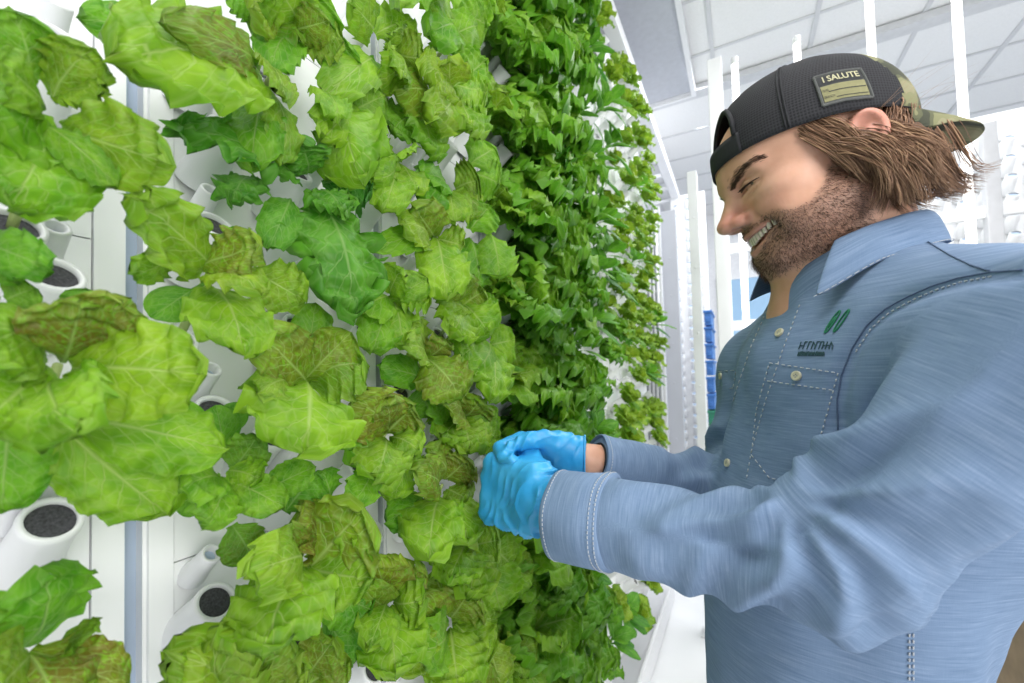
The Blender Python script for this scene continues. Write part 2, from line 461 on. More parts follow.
def vnormals(V, F):
    n = np.cross(V[F[:,2]]-V[F[:,0]], V[F[:,3]]-V[F[:,1]])
    a = np.zeros_like(V)
    for i in range(4): np.add.at(a, F[:,i], n)
    return a/(np.linalg.norm(a, axis=1)[:,None]+1e-12)
_perm = np.random.default_rng(3).random(4096).astype(np.float64)
def vnoise(P):
    """smooth value noise in -1..1, P (n,3)"""
    P = np.asarray(P, float); i = np.floor(P).astype(int); f = P-i; f = f*f*(3-2*f)
    def hsh(a, b, c): return _perm[(a*73856093 ^ b*19349663 ^ c*83492791) & 4095]
    r = 0
    for dx in (0, 1):
        for dy in (0, 1):
            for dz in (0, 1):
                w = (f[:,0] if dx else 1-f[:,0])*(f[:,1] if dy else 1-f[:,1])*(f[:,2] if dz else 1-f[:,2])
                r = r+w*hsh(i[:,0]+dx, i[:,1]+dy, i[:,2]+dz)
    return r*2-1
def smooth(a, b, x):
    t = np.clip((x-a)/(b-a), 0, 1); return t*t*(3-2*t)
def npmesh(name, V, F, mats, parent=None, attrs=None, origin=None):
    V = np.asarray(V, float)
    if origin is not None: V = V-np.array(origin)
    me = bpy.data.meshes.new(name)
    me.from_pydata(V.tolist(), [], [tuple(int(i) for i in f) for f in F])
    for m in (mats if isinstance(mats, (list, tuple)) else [mats]): me.materials.append(m)
    me.polygons.foreach_set('use_smooth', [True]*len(me.polygons))
    for k, a in (attrs or {}).items():
        a = np.asarray(a, np.float32)
        if a.ndim == 1:
            at = me.attributes.new(k, 'FLOAT', 'POINT'); at.data.foreach_set('value', a)
        else:
            at = me.attributes.new(k, 'FLOAT_VECTOR', 'POINT'); at.data.foreach_set('vector', a.ravel())
    me.update()
    o = bpy.data.objects.new(name, me); COL.objects.link(o)
    if parent: o.parent = parent
    return o

# ================================================================== the man
V3 = lambda *a: np.array(a, float)
MAN_AT = Vector((0.60, 0.62, 0.0))
man = empty('person', MAN_AT)
tag(man, 'bearded person in blue chambray shirt, backwards cap and blue gloves tending the lettuce', 'person')
OFF = np.array(MAN_AT)

# ---- joints (world)
NB = V3(0.622, 0.630, 1.500)
SL = V3(0.698, 0.432, 1.394); SR = V3(0.535, 0.80, 1.378)
EL = V3(0.560, 0.446, 1.222); WL = V3(0.311, 0.468, 1.218)
ER = V3(0.50, 0.745, 1.18); WR = V3(0.318, 0.588, 1.254)
TA = R(20)
tf = V3(-math.cos(TA), -math.sin(TA), 0); tl = V3(math.sin(TA), -math.cos(TA), 0); tu = V3(0, 0, 1)
TR = (tf, tl, tu)
def TP(f, l, z): return V3(0.622, 0.655, 0)+tf*f+tl*l+tu*z

# ---- head frame
HO = V3(0.5945, 0.613, 1.594); HYAW, HPIT, HROLL = R(15), R(19), R(0)
hf = V3(-math.cos(HYAW)*math.cos(HPIT), -math.sin(HYAW)*math.cos(HPIT), -math.sin(HPIT))
hl = V3(math.sin(HYAW), -math.cos(HYAW), 0); hu = np.cross(hf, hl)
HM = np.stack([hf, hl, hu], 1)          # columns
HS, FK = 0.94, 0.80     # head size, and how short the lower face is
def H2W(p):
    p = np.array(p, float); u = p[..., 2]-0.045
    p[..., 2] = 0.045+np.where(u < 0, u*(FK+(1-FK)*np.exp(u/0.006)*0), u)
    return (p*HS) @ HM.T + HO
def W2H(p):
    p = (np.array(p, float)-HO) @ HM / HS; u = p[..., 2]-0.045
    p[..., 2] = 0.045+np.where(u < 0, u/FK, u)
    return p

# ------------------------------------------------------------------ materials of the man
def skin_material():
    m, nt, b = nmat('skin', 0.48)
    tc = N(nt, 'ShaderNodeTexCoord')
    n1 = N(nt, 'ShaderNodeTexNoise', i_Scale=28.0, i_Detail=4.0); n2 = N(nt, 'ShaderNodeTexNoise', i_Scale=420.0, i_Detail=2.0)
    for n in (n1, n2): nt.links.new(tc.outputs['Object'], n.inputs['Vector'])
    base = ramp(nt, n1.outputs[0], [(0.3, c4(0.60,0.315,0.205)), (0.55, c4(0.70,0.39,0.265)), (0.75, c4(0.74,0.43,0.31))])
    def at(nm): return N(nt, 'ShaderNodeAttribute', attribute_name=nm).outputs['Fac']
    c = mixc(nt, math_(nt, 'MULTIPLY', at('red'), 0.55), base.outputs[0], c4(0.60,0.20,0.155))
    c = mixc(nt, math_(nt, 'MULTIPLY', at('lip'), 0.75), c, c4(0.50,0.23,0.19))
    bm = math_(nt, 'MULTIPLY', at('beard'), math_(nt, 'MULTIPLY_ADD', n2.outputs[0], 0.9, 0.25), clamp=True)
    c = mixc(nt, math_(nt, 'MULTIPLY', bm, 0.58), c, c4(0.10,0.065,0.05))
    nt.links.new(c, b.inputs['Base Color'])
    b.inputs['Subsurface Weight'].default_value = 0.12
    b.inputs['Subsurface Radius'].default_value = (0.012, 0.004, 0.002); b.inputs['Subsurface Scale'].default_value = 0.4
    bump(nt, b, n2.outputs[0], 0.12, 0.001)
    return m
M['skin'] = skin_material()
def hair_material(name, c0, c1, c2):
    m, nt, b = nmat(name, 0.45)
    tc = N(nt, 'ShaderNodeAttribute', attribute_name='tone')
    r = ramp(nt, tc.outputs['Fac'], [(0.0, c4(*c0)), (0.55, c4(*c1)), (1.0, c4(*c2))])
    nt.links.new(r.outputs[0], b.inputs['Base Color']); b.inputs['Specular IOR Level'].default_value = 0.35
    return m
M['hair'] = hair_material('brown_hair', (0.085,0.045,0.026), (0.25,0.135,0.078), (0.50,0.31,0.18))
M['beardhair'] = hair_material('beard_hair', (0.04,0.024,0.017), (0.12,0.070,0.048), (0.27,0.17,0.12))
M['cap_mesh'] = None
def cap_fabric():
    m, nt, b = nmat('black_mesh_fabric', 0.85)
    at = N(nt, 'ShaderNodeAttribute', attribute_name='capuv')
    mp = N(nt, 'ShaderNodeMapping'); mp.inputs['Scale'].default_value = (330, 330, 1)
    nt.links.new(at.outputs['Vector'], mp.inputs[0])
    vo = N(nt, 'ShaderNodeTexVoronoi', i_Scale=1.0); vo.inputs['Randomness'].default_value = 0.12; vo.voronoi_dimensions = '2D'
    nt.links.new(mp.outputs[0], vo.inputs['Vector'])
    r = ramp(nt, vo.outputs['Distance'], [(0.18, c4(0.004,0.004,0.006)), (0.42, c4(0.022,0.0225,0.027))])
    nt.links.new(r.outputs[0], b.inputs['Base Color'])
    bump(nt, b, vo.outputs['Distance'], 0.5, 0.001)
    return m
M['cap_mesh'] = cap_fabric()
def camo():
    m, nt, b = nmat('camouflage_fabric', 0.8)
    tc = N(nt, 'ShaderNodeTexCoord'); n = N(nt, 'ShaderNodeTexNoise', i_Scale=32.0, i_Detail=1.5)
    nt.links.new(tc.outputs['Object'], n.inputs['Vector'])
    r = ramp(nt, n.outputs[0], [(0.0, c4(0.05,0.055,0.033)), (0.42, c4(0.11,0.115,0.06)), (0.50, c4(0.22,0.22,0.11)), (0.60, c4(0.27,0.255,0.145))])
    r.color_ramp.interpolation = 'CONSTANT'
    nt.links.new(r.outputs[0], b.inputs['Base Color'])
    return m
M['camo'] = camo()
M['capdark'] = simple('black_twill', (0.013,0.014,0.017), 0.8, 0.2, 300)
M['patch'] = simple('patch_olive', (0.25,0.24,0.115), 0.8, 0.08, 200)
M['patchdark'] = simple('patch_grey', (0.030,0.032,0.034), 0.8, 0.1, 200)
M['patchedge'] = simple('patch_edge', (0.10,0.105,0.10), 0.8, 0.1, 300)
M['patchtext'] = simple('patch_text', (0.50,0.48,0.30), 0.8, 0.05, 200)
def chambray():
    m, nt, b = nmat('chambray', 0.85)
    at = N(nt, 'ShaderNodeAttribute', attribute_name='cloth')
    def noise(sx, sy, det=2.0):
        mp = N(nt, 'ShaderNodeMapping'); mp.inputs['Scale'].default_value = (sx, sy, 1)
        nt.links.new(at.outputs['Vector'], mp.inputs[0])
        n = N(nt, 'ShaderNodeTexNoise', i_Scale=1.0, i_Detail=det); nt.links.new(mp.outputs[0], n.inputs['Vector'])
        return n.outputs[0]
    a = noise(620, 22); c = noise(1700, 60); d = noise(90, 1100, 1.0); e = noise(10, 10)
    f = math_(nt, 'ADD', math_(nt, 'MULTIPLY', a, 0.62), math_(nt, 'MULTIPLY', c, 0.30))
    f = math_(nt, 'ADD', f, math_(nt, 'MULTIPLY', d, 0.12))
    f = math_(nt, 'ADD', f, math_(nt, 'MULTIPLY_ADD', e, 0.16, -0.08))
    r = ramp(nt, f, [(0.34, c4(0.125,0.200,0.325)), (0.55, c4(0.175,0.262,0.405)), (0.80, c4(0.28,0.365,0.52))])
    nt.links.new(r.outputs[0], b.inputs['Base Color'])
    b.inputs['Sheen Weight'].default_value = 0.0
    bump(nt, b, f, 0.10, 0.001)
    return m
M['shirt'] = chambray()
M['stitch'] = simple('stitch_thread', (0.50,0.53,0.56), 0.8, 0.1, 300)
M['seam'] = simple('seam_thread', (0.10,0.15,0.25), 0.85, 0.1, 300)
M['button'] = simple('button_shell', (0.62,0.58,0.42), 0.3, 0.08, 200)
M['green_thread'] = simple('green_thread', (0.02,0.20,0.10), 0.7, 0.15, 600)
M['dark_thread'] = simple('dark_green_thread', (0.025,0.075,0.085), 0.8, 0.15, 600)
def glove_mat():
    m, nt, b = nmat('blue_nitrile', 0.42)
    tc = N(nt, 'ShaderNodeTexCoord'); n = N(nt, 'ShaderNodeTexNoise', i_Scale=22.0, i_Detail=3.0)
    nt.links.new(tc.outputs['Object'], n.inputs['Vector'])
    r = ramp(nt, n.outputs[0], [(0.3, c4(0.015,0.29,0.62)), (0.7, c4(0.06,0.42,0.76))])
    nt.links.new(r.outputs[0], b.inputs['Base Color'])
    n2 = N(nt, 'ShaderNodeTexNoise', i_Scale=70.0, i_Detail=2.0); nt.links.new(tc.outputs['Object'], n2.inputs['Vector'])
    bump(nt, b, n2.outputs[0], 0.25, 0.003)
    b.inputs['Subsurface Weight'].default_value = 0.05
    return m
M['glove'] = glove_mat()
M['trouser'] = simple('dark_trouser_cloth', (0.04,0.045,0.06), 0.9, 0.15, 200)
M['shoe'] = simple('shoe_leather', (0.05,0.045,0.04), 0.6, 0.1, 40)

# ------------------------------------------------------------------ head, neck and body skin (one surface)
def build_head():
    S = SDF((-0.125, -0.105, -0.25), (0.145, 0.105, 0.155), 0.0021)
    a = S.add
    a(S.ell((-0.004,0,0.050), (0.1035,0.077,0.086)))
    a(S.ell((0.022,0,0.058), (0.082,0.070,0.072)), 0.02)
    a(S.ell((0.042,0,-0.018), (0.053,0.060,0.088)), 0.03)
    for q in (1, -1):
        a(S.cap((0.010,0.054*q,-0.050), (0.072,0.018*q,-0.086), 0.018, 0.017), 0.035)       # jaw
        a(S.ell((0.060,0.043*q,0.000), (0.028,0.024,0.022)), 0.018)                        # cheekbone
        a(S.ell((0.071,0.037*q,-0.020), (0.021,0.018,0.020)), 0.012)                       # smiling cheek
        a(S.ell((0.045,0.050*q,-0.045), (0.035,0.016,0.032)), 0.02)
        a(S.cap((0.096,0.010*q,0.046), (0.078,0.046*q,0.046), 0.008, 0.007), 0.016)        # brow
    a(S.cap((0.080,0.010,-0.088), (0.080,-0.010,-0.088), 0.017), 0.02)                     # chin
    a(S.ell((0.045,0,-0.072), (0.045,0.038,0.028)), 0.02)
    a(S.ell((0.078,0,-0.045), (0.026,0.032,0.030)), 0.015)                                 # muzzle
    for q in (1, -1):
        S.sub(S.ell((0.098,0.033*q,0.026), (0.017,0.020,0.012)), 0.012)                    # eye socket
    a(S.cap((0.091,0,0.036), (0.1165,0,-0.010), 0.0105, 0.0125), 0.012)                     # nose
    a(S.ell((0.1170,0,-0.013), (0.0145,0.0145,0.0120)), 0.006)
    for q in (1, -1):
        a(S.ell((0.1050,0.0155*q,-0.016), (0.0140,0.0095,0.0105)), 0.006)
        S.sub(S.ell((0.113,0.0075*q,-0.0255), (0.006,0.0042,0.0050)), 0.002)               # nostril
        S.sub(S.cap((0.100,0.024*q,-0.018), (0.080,0.0420*q,-0.050), 0.0022, 0.0025), 0.008) # smile fold
        # eyelids over the ball, slit left open
        a(S.ell((0.0765,0.0325*q,0.0265), (0.0150,0.0165,0.0145)), 0.004)
    for q in (1, -1):
        for (p0, p1) in (((0.0935,0.020*q,0.0228), (0.0925,0.034*q,0.0240)), ((0.0925,0.034*q,0.0240), (0.0800,0.0475*q,0.0232))):
            S.sub(S.cap(p0, p1, 0.0022, 0.0018), 0.0012)
        a(S.cap((0.0945,0.020*q,0.0285), (0.0925,0.034*q,0.0312), 0.0022, 0.0022), 0.003)
        a(S.cap((0.0925,0.034*q,0.0312), (0.0785,0.0490*q,0.0262), 0.0022, 0.0018), 0.003)
        a(S.cap((0.0925,0.022*q,0.0175), (0.0850,0.0440*q,0.0190), 0.0030, 0.0025), 0.004)
    # mouth
    mid, c1, c2 = (0.1045,0,-0.0450), 0.016, 0.034
    for q in (1, -1):
        S.sub(S.cap((0.101,0,-0.0555), (0.093,0.018*q,-0.0520), 0.0112, 0.0098), 0.002)
        S.sub(S.cap((0.093,0.018*q,-0.0520), (0.077,0.037*q,-0.0420), 0.0098, 0.0050), 0.002)
        a(S.cap((0.1025,0,-0.0415), (0.0965,0.018*q,-0.0398), 0.0034, 0.0032), 0.004)
        a(S.cap((0.0965,0.018*q,-0.0398), (0.077,0.038*q,-0.0375), 0.0032, 0.0026), 0.004)
        a(S.cap((0.1000,0,-0.0712), (0.0940,0.018*q,-0.0668), 0.0056, 0.0050), 0.004)
        a(S.cap((0.0940,0.018*q,-0.0668), (0.076,0.039*q,-0.0450), 0.0050, 0.0028), 0.004)
        S.sub(S.ell((0.072,0.0375*q,-0.0415), (0.006,0.004,0.004)), 0.004)
    # ears
    for q in (1, -1):
        e0 = V3(-0.010, 0.0865*q, 0.008)
        nrm = V3(0.42, 0.90*q, 0.10); nrm /= np.linalg.norm(nrm); up = V3(-0.15, 0, 1); up /= np.linalg.norm(up); sd = np.cross(up, nrm)
        RR = (sd, up, nrm)
        a(S.ell(e0, (0.0195,0.034,0.0085), RR), 0.006)
        S.sub(S.ell(e0+nrm*0.0075+up*0.002, (0.0135,0.026,0.0075), RR), 0.002)
        a(S.ell(e0+nrm*0.0+sd*0.003*q-up*0.004, (0.008,0.014,0.006), RR), 0.004)
    # neck down into the collar
    nb = W2H(NB+V3(0.012,0.0,-0.05)); nf = W2H(NB+V3(-0.045,-0.01,-0.05))
    a(S.cap((-0.030,0,-0.010), tuple(nb), 0.052, 0.062), 0.03)
    a(S.cap((0.012,0,-0.055), tuple(nf), 0.040, 0.050), 0.035)
    V, F = S.mesh(); V = relax(V, F, 1, 0.4)
    f, l, u = V[:,0], np.abs(V[:,1]), V[:,2]
    # where the beard grows
    top = np.interp(f, [-0.02, 0.015, 0.035, 0.055, 0.070, 0.085, 0.11], [0.02, 0.008, -0.026, -0.043, -0.042, -0.031, -0.027])
    beard = smooth(0.007, -0.007, u-top)*smooth(-0.006, 0.012, f)*smooth(-0.125, -0.105, u)
    beard *= 1-smooth(0.013, 0.006, np.hypot((f-0.117), (u+0.016)))
    upl = smooth(0.0065, 0.0030, np.abs(u-(-0.0425+0.0*l)))*smooth(0.037, 0.032, l)
    ym = np.interp(l, [0, 0.017, 0.036], [-0.0712, -0.0668, -0.0435])
    lower = smooth(0.0075, 0.0045, np.abs(u-ym))*smooth(0.037, 0.032, l)
    upc = np.interp(l, [0, 0.017, 0.036], [-0.0425, -0.0408, -0.0380])
    upper = smooth(0.0050, 0.0028, np.abs(u-upc))*smooth(0.037, 0.033, l)
    lip = np.maximum(lower, upper)*smooth(0.068, 0.076, f)
    inside = smooth(0.0, -0.003, u-upc)*smooth(0.0, 0.003, u-ym)*smooth(0.034,0.030,l)*smooth(0.06,0.07,f)
    lip = np.maximum(lip, inside)
    beard = beard*(1-lip)
    red = np.maximum(smooth(0.022, 0.004, np.hypot(f-0.117, u+0.010)), 0.45*smooth(0.03, 0.008, np.sqrt((f-0.075)**2+(l-0.042)**2+(u+0.015)**2)))
    red = np.maximum(red, smooth(0.080, 0.088, l)*smooth(0.03,0.01,f))
    return V, F, dict(beard=beard, lip=lip, red=red)
HV, HF, HA = build_head()
def build_core():
    S = SDF((0.22, 0.35, 0.80), (0.86, 0.95, 1.50), 0.008)
    a = S.add
    a(S.ell(TP(0.0,0,1.27), (0.09,0.13,0.17), TR)); a(S.ell(TP(0.045,0,1.02), (0.09,0.115,0.19), TR), 0.04)
    a(S.cap(SL, SR, 0.048), 0.04); a(S.cap(NB-V3(0,0,0.10), NB-V3(0,0,0.02), 0.055), 0.03)
    for s_, e_, w_ in ((SL, EL, WL), (SR, ER, WR)):
        a(S.cap(s_, e_, 0.046, 0.036), 0.02); a(S.cap(e_, w_, 0.037, 0.0235), 0.015)
    d = (WR-ER)/np.linalg.norm(WR-ER); a(S.cap(WR, WR+d*0.022, 0.0250, 0.0245), 0.01)
    V, F = S.mesh(); return relax(V, F, 2), F
CV, CF_ = build_core()
BVs = np.concatenate([H2W(HV), CV]); BFs = np.concatenate([HF, CF_+len(HV)])
pad = np.zeros(len(CV))
body = npmesh('body', BVs, BFs, M['skin'], man, {k: np.concatenate([v, pad]) for k, v in HA.items()}, OFF)

# ---- eyes and teeth
for q in (1, -1):
    c = H2W((0.0765, 0.0325*q, 0.0265)); m = MB()
    look = Vector(HM @ V3(1.0, -0.12*q*0-0.1, -0.25)).normalized()
    prof = [(0.0001,-0.0120)]+[(0.0120*math.sin(t), -0.0120*math.cos(t)) for t in np.linspace(0.3, 2.65, 14)]
    m.lathe(prof, look, Vector(c-OFF), 20)
    rr = [(0.0120*math.sin(t), -0.0120*math.cos(t)*1.01) for t in np.linspace(2.62, 2.9, 3)]
    m.lathe(rr, look, Vector(c-OFF), 20, 1)
    m.lathe([(rr[-1][0], rr[-1][1]), (0.0001, 0.0123)], look, Vector(c-OFF), 20, 2)
    m.build('eye', [simple('shaded_eye_white%d' % q, (0.22,0.19,0.18), 0.15, 0.03, 50), simple('iris%d' % q, (0.06,0.035,0.02), 0.15, 0.3, 300), simple('pupil%d' % q, (0.005,0.005,0.005), 0.1)], man, True)  # whites coloured dark to carry the shadow around the squinting eye
tm = MB()
for i in range(-6, 7):
    l = i*0.0063; w = 0.0030 if abs(i) > 1 else 0.0036
    f = 0.0985-0.9*l*l*12
    h0 = -0.0430+0.0040*(abs(l)/0.03)**1.3; h1 = h0-0.0150+0.0050*(abs(i)/6)
    ang = math.atan2(-2*0.9*12*l, 1)
    pr = []
    for (uu, ins) in ((h0, 0.8), (h0-0.002, 0.98), (h1+0.002, 1.0), (h1, 0.82)):
        for (dx, dy) in ((-1,-0.5),(-0.6,0.35),(0.6,0.35),(1,-0.5),(0.7,-1.5),(-0.7,-1.5)):
            ll = dx*w*ins; ff = dy*0.0025
            pr.append(Vector(H2W((f+ff*math.cos(ang)+ll*math.sin(ang), l+ll*math.cos(ang)-ff*math.sin(ang), uu))-OFF))
    fs = [(6*j+k, 6*j+(k+1) % 6, 6*j+6+(k+1) % 6, 6*j+6+k) for j in range(3) for k in range(6)]+[(0,5,4,3,2,1),(18,19,20,21,22,23)]
    tm.add(pr, fs)
tm.build('teeth', simple('tooth', (0.74,0.66,0.54), 0.2, 0.03, 100), man, True)

# ------------------------------------------------------------------ hair, beard, brows
class Strands:
    def __init__(s): s.m = MB(); s.t = []
    def add(s, pts, r, tone, n=4, flat=0.6, tip=0.15):
        k = len(pts)
        s.m.tube(pts, [r*(1-(1-tip)*(i/(k-1))**1.6) for i in range(k)], n, 0, False, flat)
        s.t += [min(1, max(0, tone+0.10*i/(k-1))) for i in range(k) for _ in range(n)]
    def build(s, name, mat):
        o = s.m.build(name, mat, man, True)
        at = o.data.attributes.new('tone', 'FLOAT', 'POINT'); at.data.foreach_set('value', s.t)
        return o
def rimpt(phi, out=0.0):
    """cap rim / hair line point, phi 0 = forehead, 90 = left ear, 180 = back"""
    return V3(-0.004+((0.104 if math.cos(phi) > 0 else 0.088)+out)*math.cos(phi), (0.083+out)*math.sin(phi), 0.047+0.235*0.104*math.cos(phi))
def bez(P, n):
    P = np.array(P); t = np.linspace(0, 1, n)[:,None]
    if len(P) == 4: return (1-t)**3*P[0]+3*(1-t)**2*t*P[1]+3*(1-t)*t*t*P[2]+t**3*P[3]
    return (1-t)**2*P[0]+2*(1-t)*t*P[1]+t*t*P[2]
st = Strands(); hr = random.Random(11)
# soft bulk under the strands
Sh = SDF((-0.17, -0.115, -0.12), (0.06, 0.115, 0.09), 0.004)
Sh.add(Sh.ell((-0.044,0,-0.018), (0.044,0.070,0.068)))
for q in (1, -1):
    Sh.add(Sh.ell((-0.046,0.050*q,-0.030), (0.040,0.028,0.046)), 0.02)
    Sh.add(Sh.ell((-0.010,0.068*q,0.004), (0.028,0.010,0.030)), 0.015)
    Sh.sub(Sh.ell((-0.010,0.092*q,0.028), (0.022,0.020,0.026)), 0.008)
Sv, Sf = Sh.mesh(); Sv = relax(Sv, Sf, 1)
Sv = Sv+vnormals(Sv, Sf)*(0.003*vnoise(Sv*np.array([120, 120, 40])))[:,None]
st.m.add([tuple(H2W(v)-OFF) for v in Sv], [tuple(f) for f in Sf]); st.t += list(0.12+0.10*np.abs(vnoise(Sv*90)))
def lock(p0, p1, p2, p3, n, spread, r=0.00075, tone=0.45):
    """a bunch of strands that follow one curve and close towards its tip"""
    ph = hr.random()*6.28
    for i in range(n):
        d = np.array([hr.gauss(0,1), hr.gauss(0,0.6), hr.gauss(0,1)])*spread
        e = np.array([hr.gauss(0,1), hr.gauss(0,0.8), hr.gauss(0,1)])*spread
        b_ = bez([p0+d, p1+d*0.9+e*0.2, p2+d*0.6+e*0.5, p3+e*0.75], 9)
        w = np.sin(np.linspace(0, 7.0, 9)+ph+hr.gauss(0,0.4))*np.linspace(0, 1, 9)*0.0052
        b_ = b_+np.outer(w, [0.4, 0.8, 0.5])
        st.add([Vector(H2W(x)-OFF) for x in b_], r*hr.uniform(0.7, 1.35), min(1, max(0, hr.gauss(tone, 0.2))))
GR = V3(0.40, 0, -0.92)       # straight down, seen in the tilted head's own axes
for q in (1, -1):
    # side hair: from the temple back under the ear
    n_ = 54 if q == 1 else 20
    for i in range(n_):
        s_ = i/(n_-1); f0 = 0.036-0.062*s_; o_ = hr.uniform(0, 0.006)
        p0 = V3(f0, q*(0.074+0.010*s_+o_*0.4), 0.052+0.235*(f0-0.010)-0.016*hr.random())
        if s_ < 0.25:          # sideburn lock, hangs down
            p1 = p0+V3(-0.010, q*0.004, -0.022); p2 = p0+V3(-0.018, q*0.004, -0.050); p3 = p0+V3(-0.018-0.02*hr.random(), -q*0.001, -0.075-0.020*hr.random())
        else:                  # swept back below the ear
            dn = 0.045+0.055*hr.random()
            if f0 < 0.016: p0[2] -= 0.032; p0[1] += q*0.003
            p1 = p0+V3(-0.012, q*0.011, -0.012); p2 = p0+V3(-0.024, q*0.014, -0.022-dn*0.45); p3 = p0+V3(-0.014-0.026*hr.random(), q*0.006, -0.030-dn)
            if f0 < 0.016: p3[2] += 0.02
        lock(p0, p1, p2, p3, 30, 0.0034, tone=0.60)
    # back of the head, falling to the nape, tips flicked out
    for i in range(120 if q == 1 else 60):
        a_ = R(118+hr.random()*62)*q
        p0 = rimpt(a_, 0.000)+V3(0, 0, 0.010-0.040*hr.random())
        drop = 0.035+0.085*hr.random(); out = V3(math.cos(a_), math.sin(a_), 0)
        p1 = p0+out*0.009+GR*drop*0.25
        p2 = p0*V3(0.88,0.95,1)+out*0.008+GR*drop*0.72
        p3 = p0*V3(0.78,0.92,1)+out*(0.000+0.018*hr.random())+GR*drop+V3(-0.006*hr.random(), 0, 0.004*hr.gauss(0,1))
        lock(p0, p1, p2, p3, 26, 0.0042, tone=0.46)
    # loose curls at the nape
    for i in range(26):
        x = -0.030-0.055*hr.random(); y = q*(0.030+0.05*hr.random())
        p0 = V3(x, y, -0.020); p1 = V3(x+0.004, y+q*0.012, -0.052); p2 = V3(x+0.016, y+q*0.008, -0.088); p3 = V3(x-0.018*hr.random(), y+q*0.014, -0.094-0.02*hr.random())
        lock(p0, p1, p2, p3, 20, 0.0036, tone=0.36)
# fly-away hairs above the bill
for i in range(7):
    a_ = R(100+hr.random()*60); p0 = rimpt(a_, 0.004)+V3(0,0,-0.008)
    b_ = bez([p0, p0+V3(-0.03,0.008,0.018), p0+V3(-0.06-0.02*hr.random(), 0.01, 0.018+0.02*hr.gauss(0,1))], 8)
    st.add([Vector(H2W(x)-OFF) for x in b_], 0.00018, 0.7)
hair = st.build('hair', M['hair'])

bd = Strands(); HN = vnormals(HV, HF)
wts = HA['beard']; cand = np.where(wts > 0.15)[0]
pick = nrng.choice(cand, 8000, replace=True, p=wts[cand]/wts[cand].sum())
for i in pick:
    p = HV[i]+nrng.normal(0, 0.0009, 3); n = HN[i]
    dn = V3(-0.25, 0, -1.0); t = dn-n*dn.dot(n); t /= np.linalg.norm(t)+1e-9
    t = t+nrng.normal(0, 0.45, 3); L = 0.0030+0.0025*nrng.random()
    if p[2] < -0.075: L *= 1.25
    c = (n*0.45+t); c /= np.linalg.norm(c)
    bd.add([Vector(H2W(x)-OFF) for x in (p-n*0.0006, p+n*0.0012+c*L*0.5, p+n*0.0012+c*L)], 0.00019, 0.46+0.25*nrng.normal(), 3, 1.0, 0.2)
beard_o = bd.build('beard', M['beardhair'])
bw = Strands()
for q in (1, -1):
    for i in range(520):
        s_ = nrng.random()
        c = bez([V3(0.0995,0.013*q,0.0390), V3(0.096,0.034*q,0.0505), V3(0.074,0.054*q,0.0455)], 3)
        base = ((1-s_)**2*V3(0.1010,0.012*q,0.0375)+2*(1-s_)*s_*V3(0.0985,0.036*q,0.0525)+s_*s_*V3(0.0735,0.0545*q,0.0470))
        base = base+V3(0, 0, nrng.normal(0, 0.0021*(1-0.5*s_)))
        # drop on to the skin
        j = np.argmin(((HV-base)**2).sum(1)); p = HV[j]+nrng.normal(0, 0.0006, 3); n = HN[j]
        d = V3(-0.35-0.5*s_, 0.8*q, 0.35-0.7*s_); d = d-n*d.dot(n); d /= np.linalg.norm(d)+1e-9
        L = 0.0055
        bw.add([Vector(H2W(x)-OFF) for x in (p, p+n*0.0011+d*L*0.5, p+n*0.0008+d*L)], 0.00024, 0.30+0.15*nrng.normal(), 3, 1.0, 0.2)
    for i in range(170):   # lashes
        s_ = nrng.random()
        p = (V3(0.0950,0.021*q,0.0262)*(1-s_)+V3(0.0815,0.0485*q,0.0252)*s_)+V3(0.002*math.sin(math.pi*s_), 0, 0.0015*math.sin(math.pi*s_))
        d = V3(0.9, 0.35*q*s_, -0.25)
        bw.add([Vector(H2W(x)-OFF) for x in (p, p+d*0.003, p+d*0.0055+V3(0,0,0.001))], 0.0003, 0.05, 3, 1.0, 0.2)
for q in (1, -1):
    bw.add([Vector(H2W(V3(0.0952,0.0200*q,0.0240)*(1-t)+V3(0.0812,0.0490*q,0.0235)*t+V3(0.0035,0,0.0022)*math.sin(math.pi*t))-OFF) for t in np.linspace(0, 1, 10)], 0.0009, 0.02, 5, 1.0, 0.4)
bw.build('eyebrows', M['beardhair'])

